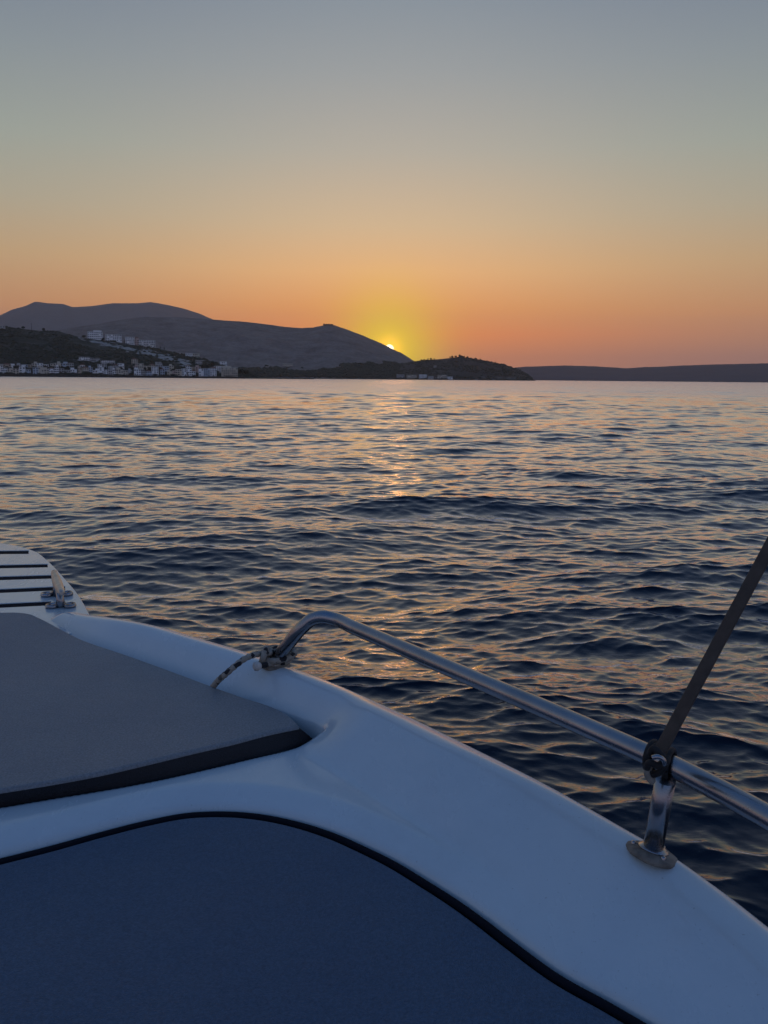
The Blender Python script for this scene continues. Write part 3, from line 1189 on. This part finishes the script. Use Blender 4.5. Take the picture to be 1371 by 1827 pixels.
# outer edge of the gunwale, from behind the camera on the right to the bow on the left
edge_px = [(1371, 1640), (1290, 1590), (1210, 1538), (1130, 1492), (1000, 1418), (860, 1347), (720, 1279), (578, 1217), (517, 1195),
           (434, 1167), (340, 1141), (260, 1121), (210, 1112), (165, 1107)]
EZ = [.954] * 10 + [.952, .945, .935, .922]
ep = [at_z(x, y, z) for (x, y), z in zip(edge_px, EZ)]
ep = [(p.x + .014, p.y + .012) for p in ep]
# aft extension beside and behind the camera, bow extension under the platform
ep = [(.86, -.9), (.74, -.3), (.60, .15)] + ep
t_end = np.array(ep[-1])
plat_px = [(160, 1099), (140, 1063), (110, 1027), (85, 1001), (60, 983), (25, 973), (0, 969), (-60, 966), (-160, 968)]
pl = [at_z(x, y, Z_PLAT) for x, y in plat_px]
pl = [(p.x, p.y) for p in pl]
bow = [(t_end[0] - .16, t_end[1] + .14), (t_end[0] - .36, t_end[1] + .30), (t_end[0] - .62, t_end[1] + .44), (t_end[0] - 1.0, t_end[1] + .54), (t_end[0] - 1.7, t_end[1] + .60)]
EDGE = catmull(ep + bow, 700)
order = np.argsort(EDGE[:, 1])
EY, EX = EDGE[order, 1], EDGE[order, 0]


def poly_sd(px, py, poly):
    """Signed distance to a closed polygon, negative inside."""
    P = np.asarray(poly)
    Q = np.roll(P, -1, 0)
    best = np.full(px.shape, 1e9)
    inside = np.zeros(px.shape, bool)
    for (x0, y0), (x1, y1) in zip(P, Q):
        dx, dy = x1 - x0, y1 - y0
        L2 = dx * dx + dy * dy
        if L2 < 1e-12:
            continue
        t = np.clip(((px - x0) * dx + (py - y0) * dy) / L2, 0, 1)
        best = np.minimum(best, (px - x0 - t * dx)**2 + (py - y0 - t * dy)**2)
        c = ((y0 > py) != (y1 > py))
        with np.errstate(divide='ignore', invalid='ignore'):
            xi = x0 + (py - y0) * dx / (dy if dy != 0 else 1e-12)
        inside ^= c & (px < xi)
    d = np.sqrt(best)
    return np.where(inside, -d, d)


def xy(pts, z):
    out = []
    for x, y in pts:
        p = at_z(x, y, z)
        out.append((p.x, p.y))
    return out


# sunpad: top outline along the gunwale, then the front edge back to the left
pad_side = [(-330, 1125), (-200, 1100), (-90, 1093), (0, 1092), (35, 1092), (52, 1094), (70, 1101), (107, 1120), (149, 1141), (219, 1165), (306, 1196), (376, 1222),
            (438, 1244), (479, 1257), (508, 1270), (525, 1283), (534, 1293)]
pad_front = [(534, 1295), (481, 1306), (416, 1323), (350, 1338), (263, 1359), (175, 1379), (88, 1395), (0, 1409), (-120, 1428), (-330, 1460)]
pad_bot_front = [(568, 1317), (525, 1336), (438, 1358), (350, 1379), (263, 1398), (175, 1414), (88, 1428), (0, 1443), (-120, 1462), (-330, 1494)]
PAD_TOP = np.vstack([catmull(xy(pad_side, Z_PAD), 110), catmull(xy(pad_front, Z_PAD), 60)])
PAD_BOT = np.vstack([catmull(xy(pad_side[:-3], Z_PAD - .01) + xy([(539, 1286), (557, 1293), (571, 1303)], .930), 110), catmull(xy(pad_bot_front, Z_BAR), 60)])
# recess of the near seat cushion
seat_px = [(-330, 1612), (-160, 1572), (0, 1531), (88, 1509), (175, 1485), (263, 1463), (333, 1450), (394, 1447), (460, 1451), (525, 1463), (600, 1486), (655, 1510),
           (710, 1537), (765, 1570), (819, 1604), (874, 1643), (925, 1682), (1008, 1741), (1092, 1787), (1158, 1825), (1260, 1880), (1420, 1960)]
SEAT_EDGE = catmull(xy(seat_px, Z_SEAT - .005), 130)
sx, sy_ = SEAT_EDGE[-1]
lx, ly = SEAT_EDGE[0]
SEAT = np.vstack([SEAT_EDGE, [(sx + .06, sy_ - .25), (sx + .08, sy_ - .8), (lx - .1, sy_ - .8), (lx - .1, ly - .3)]])


def deck_z(x, y, xe):
    """Height of the moulded deck; xe is the x of the outer edge at the same y."""
    d = np.full(np.shape(x), 1e9)
    E_ = EDGE[::5]
    for (x0, y0), (x1, y1) in zip(E_[:-1], E_[1:]):
        dx, dy = x1 - x0, y1 - y0
        t = np.clip(((x - x0) * dx + (y - y0) * dy) / (dx * dx + dy * dy), 0, 1)
        d = np.minimum(d, (x - x0 - t * dx)**2 + (y - y0 - t * dy)**2)
    d = np.where(x < xe - 1e-6, np.sqrt(d), 0)
    R = .042
    roll = np.where(d < R, R * (1 - np.sqrt(np.clip(1 - (1 - d / R)**2, 0, 1))), 0)
    nose = 1 - sstep(1.76, 1.90, y)
    sp = poly_sd(x, y, PAD_BOT)
    ss = poly_sd(x, y, SEAT)

    def smax(a, b, k):
        h = np.clip(.5 + .5 * (a - b) / k, 0, 1)
        return b * (1 - h) + a * h + k * h * (1 - h)

    def smin(a, b, k):
        return -smax(-a, -b, k)
    # gunwale crown falling inboard on to the flat bar, which drops towards the seat recess
    gun = Z_RIDGE - .60 * np.maximum(smax(d - .075, np.zeros_like(d), .02) - .0, 0)
    z = smax(gun, np.full_like(d, Z_BAR + .007), .004)
    z = smin(z, Z_SEAT - .002 + .46 * np.clip(ss, -.05, 9), .004)
    z = z - .032 * sstep(1.56, 1.82, y) - roll - .030 * np.clip(1 - d / .085, 0, 1)**2
    # hollow where the gunwale rolls down to the side of the sunpad
    side = PAD_BOT[:110]
    ds_ = np.full(d.shape, 1e9)
    for (x0, y0), (x1, y1) in zip(side[:-1:2], side[2::2]):
        dx, dy = x1 - x0, y1 - y0
        t = np.clip(((x - x0) * dx + (y - y0) * dy) / (dx * dx + dy * dy), 0, 1)
        ds_ = np.minimum(ds_, np.hypot(x - x0 - t * dx, y - y0 - t * dy))
    q = np.clip(1 - ds_ / .105, 0, 1)**2 * sstep(.025, .10, d)
    zh = np.maximum(smax(z - .034 * q, np.full_like(d, Z_BAR + .007), .006), np.minimum(z, Z_BAR + .007))
    z = np.where(q > 0, np.minimum(zh, z), z)
    # recesses
    z = np.where(sp < .004, z - np.minimum((.004 - sp) * 10, .06), z)
    q2 = np.clip(1 - ss / .010, 0, 1)
    z = z - q2**2 * .006
    z = np.where(ss < 0, z - np.minimum(-ss * 6, .07), z)
    low = Z_PLAT - .16
    return z * nose + low * (1 - nose)


def build_deck():
    ys = np.r_[np.linspace(-.9, .30, 40), np.arange(.304, 1.80, .0036), np.linspace(1.80, 2.2, 50)]
    u = np.r_[0, .0006, .0018, .0036, .006, .009, .0125, .0165, np.arange(.021, 1.25, .0040), np.linspace(1.254, 2.6, 60)]
    xe = np.interp(ys, EY, EX)
    Yg, Ug = np.meshgrid(ys, u, indexing='ij')
    Xg = xe[:, None] - Ug
    Zg = deck_z(Xg, Yg, np.repeat(xe[:, None], len(u), 1))
    # smooth the carved creases a little
    for _ in range(2):
        Zg[1:-1, 9:-1] = .5 * Zg[1:-1, 9:-1] + .125 * (Zg[:-2, 9:-1] + Zg[2:, 9:-1] + Zg[1:-1, 8:-2] + Zg[1:-1, 10:])
    # hull side below the edge: sheer, rub rail, flare to the chine, keel
    prof = [(.000, -.045), (.003, -.07), (.003, -.085), (.022, -.088), (.026, -.10), (.022, -.114), (.000, -.118), (-.03, -.30), (-.10, -.62), (-.16, -.95), (-.24, -1.40), (-.60, -1.75), (-1.1, -2.0)]
    nose = 1 - sstep(1.60, 1.76, ys)
    rim = Zg[:, 0]
    cols = []
    for dx, dz in prof[::-1]:
        zz = np.minimum(rim - .001, rim + dz + .045 - .0)
        cols.append(np.stack([xe + dx, ys, rim + dz + .042], -1))
    H = np.stack(cols, 1)
    D = np.stack([Xg, Yg, Zg], -1)
    hull = mesh_np('hull', np.concatenate([H, D[:, :1]], 1).reshape(-1, 3), grid_faces(len(ys), H.shape[1] + 1))
    deck = mesh_np('deck', D.reshape(-1, 3), grid_faces(len(ys), len(u)))
    return deck, hull


deck_me, hull_me = build_deck()
link('deck', deck_me, M_GEL, boat)
link('hull', hull_me, M_GEL, boat)


def offset_poly(P, dist):
    """Inset (dist > 0 moves inward) a closed polygon by averaged edge normals."""
    P = np.asarray(P)
    A = P - np.roll(P, 1, 0)
    B = np.roll(P, -1, 0) - P
    A /= np.maximum(np.linalg.norm(A, axis=1), 1e-9)[:, None]
    B /= np.maximum(np.linalg.norm(B, axis=1), 1e-9)[:, None]
    n = np.stack([-(A + B)[:, 1], (A + B)[:, 0]], -1)
    n /= np.maximum(np.linalg.norm(n, axis=1), 1e-9)[:, None]
    area = .5 * np.sum(P[:, 0] * np.roll(P[:, 1], -1) - np.roll(P[:, 0], -1) * P[:, 1])
    return P + n * (dist if area > 0 else -dist)


def top_fill(bm, ring, sub=0):
    f = bm.faces.new(ring)
    return f


# sunpad cushion: padded top with a rounded edge, boxing below blackened to carry its shade
def cushion(top_poly, bot_poly, z_top, z_bot, r):
    bm = bmesh.new()
    rings = []
    steps = [(0, -r)] + [(r * (1 - math.cos(a)), -r * (1 - math.sin(a))) for a in np.linspace(.25, math.pi / 2, 6)]
    for ins, dz in steps:
        q = offset_poly(top_poly, ins)
        rings.append([bm.verts.new((x, y, z_top + dz)) for x, y in q])
    n = len(rings[0])
    for a, b in zip(rings[:-1], rings[1:]):
        for i in range(n):
            j = (i + 1) % n
            f = bm.faces.new((a[i], a[j], b[j], b[i]))
            f.smooth = True
    co, _, tri, oi, _, _ = mathutils.geometry.delaunay_2d_cdt([v.co.xy for v in rings[-1]], [], [list(range(n))], 1, 1e-6)
    vm = []
    for c, src in zip(co, oi):
        vm.append(rings[-1][src[0]] if src else bm.verts.new((c.x, c.y, z_top)))
    for t in tri:
        try:
            bm.faces.new([vm[k] for k in t])
        except ValueError:
            pass
    top = bm_mesh('top', bm)
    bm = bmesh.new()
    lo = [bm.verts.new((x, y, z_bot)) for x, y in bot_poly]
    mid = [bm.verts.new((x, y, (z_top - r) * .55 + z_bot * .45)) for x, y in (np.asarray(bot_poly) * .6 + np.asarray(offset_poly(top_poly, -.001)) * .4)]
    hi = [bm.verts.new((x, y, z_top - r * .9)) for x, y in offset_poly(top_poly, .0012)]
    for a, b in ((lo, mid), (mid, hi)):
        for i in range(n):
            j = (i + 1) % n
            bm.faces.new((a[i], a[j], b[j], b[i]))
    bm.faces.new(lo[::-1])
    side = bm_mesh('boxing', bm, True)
    return top, side


sunpad = empty('sunpad_cushion', (0, 0, 0))
tag(sunpad, 'large grey vinyl sunpad cushion filling the deck beyond the near seat', 'cushion')
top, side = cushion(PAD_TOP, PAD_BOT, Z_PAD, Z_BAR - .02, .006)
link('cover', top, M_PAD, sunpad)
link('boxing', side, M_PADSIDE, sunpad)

seat = empty('seat_cushion', (0, 0, 0))
tag(seat, 'dark navy vinyl seat cushion in the near foreground', 'cushion')
SEAT_IN = offset_poly(SEAT, .015)
SEAT_LOW = offset_poly(SEAT, .006)
top, side = cushion(SEAT_IN, SEAT_LOW, Z_SEAT, Z_SEAT - .045, .012)
link('cover', top, M_SEAT, seat)
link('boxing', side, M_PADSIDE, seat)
gap_path = [(x, y, Z_SEAT - .0075) for x, y in offset_poly(SEAT, .0075)[2:128]]
link('dark_gap_strip', tube_mesh('dark_gap_strip', gap_path, .0056, 12), M_GAP_BLACK, boat)  # black strip added to draw the dark gap round the seat

# slatted bow platform
def platform():
    cu = bpy.data.curves.new('platform', 'CURVE')
    cu.dimensions = '2D'
    cu.fill_mode = 'BOTH'
    cu.extrude = .0030
    cu.bevel_depth = .0010
    cu.bevel_resolution = 3

    def spline(pts):
        s = cu.splines.new('POLY')
        s.points.add(len(pts) - 1)
        for p, q in zip(s.points, pts):
            p.co = (q[0], q[1], 0, 1)
        s.use_cyclic_u = True
    edge = catmull(xy([(178, 1128), (166, 1110)], Z_PLAT) + pl, 90)
    left = edge[-1]
    outline = [tuple(p) for p in edge] + [(left[0] - .5, left[1] - .2), (left[0] - .5, left[1] - 1.3), (left[0] + .3, t_end[1] - .25), (t_end[0] - .30, t_end[1] - .16)]
    spline(outline)
    # slots: far to near; left end runs out of sight
    global SLOTS
    SLOTS = []
    slots = [((-150, 987), (52, 985), 6.5), ((-150, 1014), (86, 1009), 6.5), ((-150, 1036), (106, 1028.5), 7), ((-150, 1061), (117, 1049), 7.5), ((-150, 1088), (92, 1076), 8)]
    for (xa, ya), (xb, yb), th in slots:
        a0, b0 = at_z(xa, ya - th / 2, Z_PLAT), at_z(xb, yb - th / 2, Z_PLAT)
        a1, b1 = at_z(xa, ya + th / 2, Z_PLAT), at_z(xb, yb + th / 2, Z_PLAT)
        SLOTS.append((a0, a1, b1, b0))
        u = (b0 - a0).normalized()
        spline([(a0.x, a0.y), (a1.x, a1.y), (b1.x - u.x * .004, b1.y - u.y * .004), (b1.x, b1.y), (b0.x, b0.y), (b0.x - u.x * .004, b0.y - u.y * .004)][:6])
    o = bpy.data.objects.new('tmp', cu)
    COL.objects.link(o)
    bpy.context.view_layer.update()
    dg = bpy.context.evaluated_depsgraph_get()
    me = bpy.data.meshes.new_from_object(o.evaluated_get(dg))
    bpy.data.objects.remove(o)
    me.name = 'platform'
    me.materials.clear()
    return me


link('platform', platform(), M_GEL, boat, (0, 0, Z_PLAT - .004))
for a0, a1, b1, b0 in SLOTS:
    bm = bmesh.new()
    q = [a0, a1, b1, b0]
    m = sum(q, Vector()) / 4
    lo = [bm.verts.new((p.x, p.y, Z_PLAT - .012)) for p in q]
    hi = [bm.verts.new((p.x, p.y, Z_PLAT - .0022)) for p in q]
    bm.faces.new(hi)
    bm.faces.new(lo[::-1])
    for i in range(4):
        bm.faces.new((lo[i], lo[(i + 1) % 4], hi[(i + 1) % 4], hi[i]))
    link('slot_shade_fill', bm_mesh('slot_shade_fill', bm), M_GAP_BLACK, boat)  # black fill in the open slots, painting the shade inside them
pe_ = catmull(xy([(178, 1128), (166, 1110)], Z_PLAT) + pl, 90)
pi_ = offset_poly(np.vstack([pe_, [(pe_[-1][0], pe_[0][1])]]), .006)[:90]
link('platform_rim', tube_mesh('platform_rim', [(x, y, Z_PLAT - .014) for x, y in pi_], .0125, 14), M_GEL, boat)
bm = bmesh.new()
po_ = offset_poly(np.vstack([pe_, [(pe_[-1][0] - .3, pe_[-1][1] - .1), (pe_[-1][0] - .3, pe_[0][1] - .1), (pe_[0][0] - .3, pe_[0][1] - .1)]]), .018)
bm.faces.new([bm.verts.new((x, y, Z_PLAT - .05)) for x, y in po_])
link('slot_shade_sheet', bm_mesh('slot_shade_sheet', bm), M_GAP_BLACK, boat)  # black sheet added below so the slots look dark


# mooring cleat on the platform
def ring_plate(c0, c1, r_out, r_in, z0, z1):
    """Two round eyes joined by a bar, each with a screw hole: built as a lathe pair and a web."""
    bm = bmesh.new()
    for c in (c0, c1):
        prof = [(r_in, z0), (r_out * .96, z0), (r_out, z0 + (z1 - z0) * .4), (r_out * .92, z1), (r_in * 1.25, z1), (r_in, z1 * .7 + z0 * .3), (r_in, z0)]
        me = lathe_mesh('r', prof, 20)
        me.transform(Matrix.Translation((c.x, c.y, 0)))
        bm.from_mesh(me)
    v = (c1 - c0).normalized()
    a, b = c0 + v * r_out * .8, c1 - v * r_out * .8
    me = tube_mesh('w', [(a.x, a.y, (z0 + z1) / 2 + .001), ((a.x + b.x) / 2, (a.y + b.y) / 2, (z0 + z1) / 2 + .003), (b.x, b.y, (z0 + z1) / 2 + .001)], [.007, .010, .007], 10)
    bm.from_mesh(me)
    return bm_mesh('foot', bm, True)


cleat = empty('cleat', (0, 0, 0))
cleat.parent = boat
n0, n1 = at_z(93, 1084, Z_PLAT), at_z(125, 1083, Z_PLAT)
f0, f1 = at_z(84, 1063.5, Z_PLAT), at_z(120, 1062, Z_PLAT)
zt = Z_PLAT + .0005
link('foot', ring_plate(n0, n1, .0155, .0085, zt, zt + .009), M_STEEL, cleat)
link('foot', ring_plate(f0, f1, .0155, .0085, zt, zt + .009), M_STEEL, cleat)
mn, mf = (n0 + n1) / 2, (f0 + f1) / 2
ax = (mf - mn).normalized()
zc = Z_PLAT + .046
for q in (mn, mf):
    s = -1 if q is mn else 1
    link('stem', tube_mesh('stem', [(q.x, q.y, zt + .004), (q.x - ax.x * .006 * s, q.y - ax.y * .006 * s, zt + .02), (q.x - ax.x * .012 * s, q.y - ax.y * .012 * s, zc)], [.013, .009, .010], 14), M_STEEL, cleat)
mc = (mn + mf) / 2
hp = []
for t, r_, dz in ((-.118, .0045, .006), (-.112, .0075, .0055), (-.085, .0095, .003), (-.04, .0115, .001), (0, .012, 0), (.04, .0115, .001), (.085, .0095, .003), (.112, .0075, .0055), (.118, .0045, .006)):
    hp.append(((mc.x + ax.x * t, mc.y + ax.y * t, zc + dz), r_))
link('horn', tube_mesh('horn', [p for p, _ in hp], [r_ for _, r_ in hp], 18), simple_mat('worn_cast_aluminium', (.62, .58, .52), (.42, .39, .35), 60, .42, .9, bump=.3, bdist=.001, bscale=220), cleat)

# stainless side rail
rail = empty('side_rail', (0, 0, 0))
rail.parent = boat
def on_deck(x, y):
    z = .965
    for _ in range(12):
        p = at_z(x, y, z)
        z = float(deck_z(np.array([p.x]), np.array([p.y]), np.array([np.interp(p.y, EY, EX)]))[0])
    return at_z(x, y, z)


P1 = on_deck(491, 1184) + Vector((0, 0, .004))
RZ = 1.08
low_pts = [P1 + Vector((0, 0, -.004)), at_z(500, 1168, .998), at_z(517, 1146, 1.028), at_z(539, 1120, 1.060), at_z(557, 1105, 1.0765), at_z(575, 1100.5, 1.083), at_z(596, 1104, RZ + .002)]
top_pts = [at_z(631, 1119, RZ), at_z(720, 1157, RZ), at_z(860, 1217, RZ), at_z(1050, 1299, RZ), at_z(1206, 1370, RZ), at_z(1371, 1458, RZ), at_z(1560, 1570, RZ), at_z(1900, 1790, RZ)]
RAIL_R = .0122
link('rail_tube', tube_mesh('rail_tube', catmull(low_pts + top_pts, 170), RAIL_R, 24), M_STEEL, rail)
P2 = on_deck(1164, 1521) + Vector((0, 0, .004))
q2 = at_z(1190, 1378, RZ)
link('stanchion', tube_mesh('stanchion', [P2 + Vector((0, 0, -.006)), P2.lerp(q2, .5), q2 - (q2 - P2).normalized() * .009], .0110, 24), M_STEEL, rail)


def flange(P, lean):
    e = empty('flange', (P.x, P.y, P.z - .006))
    e.parent = rail
    e.rotation_euler = (Vector((.76, .65, 0)) * lean + Vector((0, 0, 1))).to_track_quat('Z', 'Y').to_euler()
    seal = lathe_mesh('sealant', [(.0, -.004), (.0265, -.004), (.0285, -.001), (.0275, .0025), (.021, .0058), (.0, .0062)], 36)
    for v in seal.vertices:
        a = math.atan2(v.co.y, v.co.x)
        k = 1 + .035 * math.sin(a * 3 + 1) + .02 * math.sin(a * 7)
        v.co.x *= k
        v.co.y *= k
    link('sealant', seal, M_SEALANT, e)
    link('collar', lathe_mesh('collar', [(.0, .004), (.0175, .0060), (.0172, .0070), (.0160, .0080), (.0142, .0090), (.0135, .0100), (.012, .0104), (.0, .0104)], 36), M_STEEL, e)
    for k in range(3):
        a = k * 2.094 + .5
        sc_ = lathe_mesh('screw', [(0, .0125), (.0026, .0122), (.0032, .0105), (.0032, .008)], 10)
        sc_.transform(Matrix.Translation((math.cos(a) * .0215, math.sin(a) * .0215, -.0045)))
        link('screw', sc_, M_STEEL, e)
    return e


flange(P1, .10)
flange(P2, .30)

# rope tied round the foot of the rail
rope = empty('mooring_rope', (0, 0, 0))
tag(rope, 'speckled cream and black rope knotted round the far rail foot', 'rope')
rp = [at_z(372, 1236, .915), at_z(380, 1226, .940), at_z(390, 1214, .962), at_z(405, 1201, .982), at_z(420, 1188, .995), at_z(436, 1176, 1.003), at_z(452, 1169, 1.004), at_z(468, 1166, 1.001)]
cen = P1 + (low_pts[1] - P1) * .45
wr = RAIL_R + .0066
a_start = math.atan2(rp[-1].y - cen.y, rp[-1].x - cen.x)
nturn = 2.35
for k in range(1, 60):
    t = k / 59
    a = a_start - t * nturn * 2 * math.pi * 1.0
    rr_ = wr * (1 + .18 * math.sin(a * 2 + 1)) + .003 * min(1, t * 6)
    cz = cen.z + .018 - .030 * t + .004 * math.sin(a * 1.0)
    k2 = (cz - P1.z) / max(.02, low_pts[2].z - P1.z)
    cx_ = P1.lerp(low_pts[2], max(0, min(1, k2)))
    rp.append(Vector((cx_.x + math.cos(a) * rr_, cx_.y + math.sin(a) * rr_, cz)))
rp += [at_z(474, 1186, .9855), at_z(463, 1188, .9870)]
path = catmull(rp, 300)
link('rope_body', tube_mesh('rope_body', path, .0054 + .0005 * np.sin(np.arange(300) * 1.1), 14), M_ROPE, rope)
pe = Vector(path[-1])
pd = (Vector(path[-1]) - Vector(path[-3])).normalized()
link('rope_end', tube_mesh('rope_end', [pe - pd * .001, pe + pd * .004, pe + pd * .009, pe + pd * .012], [.0066, .0085, .0080, .004], 14), M_ROPE_END, rope)
# second hitch over the standing part
hitch = []
hc = Vector(rp[7])
for k in range(26):
    a = k / 25 * 2 * math.pi * 1.15
    hitch.append((hc.x + .004 + math.sin(a) * .004, hc.y + math.cos(a) * .0125, hc.z + math.sin(a) * .0125 - .003))
link('hitch', tube_mesh('hitch', hitch, .0058, 12), M_ROPE, rope)

# strap tied to the rail over the near stanchion
strap = empty('canopy_strap', (0, 0, 0))
tag(strap, 'dark brown webbing strap tied to the rail and rising to the right', 'strap')
k0 = at_z(1180, 1352, RZ + .012)
sa_, sb_ = at_depth(1173, 1350, .812), at_depth(1640, 480, .90)
sp_pts = [sa_.lerp(sb_, t) for t in (0, .08, .25, .5, .75, 1)]
sp_path = catmull(sp_pts, 60)
link('webbing', tube_mesh('webbing', sp_path, np.linspace(1.0, .96, 60), 16, flat=(.0078, .0020), twist=np.linspace(1.45, 1.75, 60)), M_STRAP, strap)
# loops of black cord round the rail
rt_dir = (top_pts[5] - top_pts[3]).normalized()
side_v = rt_dir.cross(Vector((0, 0, 1))).normalized()
upv = side_v.cross(rt_dir).normalized()
kc = at_z(1180, 1357, RZ)


def rail_loop(off, r_, thick, tilt=0.0):
    pts = []
    for k in range(33):
        a = k / 32 * 2 * math.pi
        pts.append(kc + rt_dir * (off + tilt * math.cos(a)) + side_v * (math.cos(a) * r_) + upv * (math.sin(a) * r_))
    return tube_mesh('loop', pts, thick, 10)


link('loop', rail_loop(-.013, .0158, .0034, .004), M_CORD, strap)
link('loop', rail_loop(-.005, .0160, .0036, -.003), M_CORD, strap)
link('loop', rail_loop(.011, .0158, .0034, .006), M_CORD, strap)
# knot and hanging tail
kp = kc - side_v * -.0 + upv * .016
knot = [at_depth(1160, 1345, .80), at_depth(1167, 1336, .795), at_depth(1178, 1345, .79), at_depth(1184, 1358, .79), at_depth(1174, 1366, .79), at_depth(1162, 1361, .79),
        at_depth(1156, 1372, .80), at_depth(1163, 1381, .80), at_depth(1176, 1378, .795), at_depth(1186, 1366, .79), at_depth(1192, 1352, .80)]
link('knot', tube_mesh('knot', catmull(knot, 80), .0036, 12), M_CORD, strap)
link('buckle', tube_mesh('buckle', catmull([at_depth(1164, 1352, .784), at_depth(1174, 1350, .782), at_depth(1184, 1356, .782), at_depth(1186, 1364, .784)], 20), .0026, 10), M_STEEL, strap)
link('cord_tail', tube_mesh('cord_tail', catmull([at_depth(1160, 1366, .80), at_depth(1155, 1378, .80), at_depth(1160, 1390, .80), at_depth(1167, 1395, .80)], 20), [.0036] * 17 + [.0042, .0044, .003], 10), M_SEALANT, strap)

# ------------------------------------------------------------------ haze: the evening air over the bay
hm = bpy.data.materials.new('evening_haze')
hm.use_nodes = True
hn, hl_ = hm.node_tree.nodes, hm.node_tree.links
hn.remove(hn['Principled BSDF'])
pv = hn.new('ShaderNodeVolumePrincipled')
pv.inputs['Color'].default_value = (.95, .80, .80, 1)
pv.inputs['Density'].default_value = 7e-5
pv.inputs['Anisotropy'].default_value = .55
hl_.new(pv.outputs[0], hn['Material Output'].inputs['Volume'])
tag(link('haze', box_mesh('haze', -9700, 9700, -9700, 9700, -14, 760), hm), 'thin evening haze over the bay', 'haze', kind='stuff')
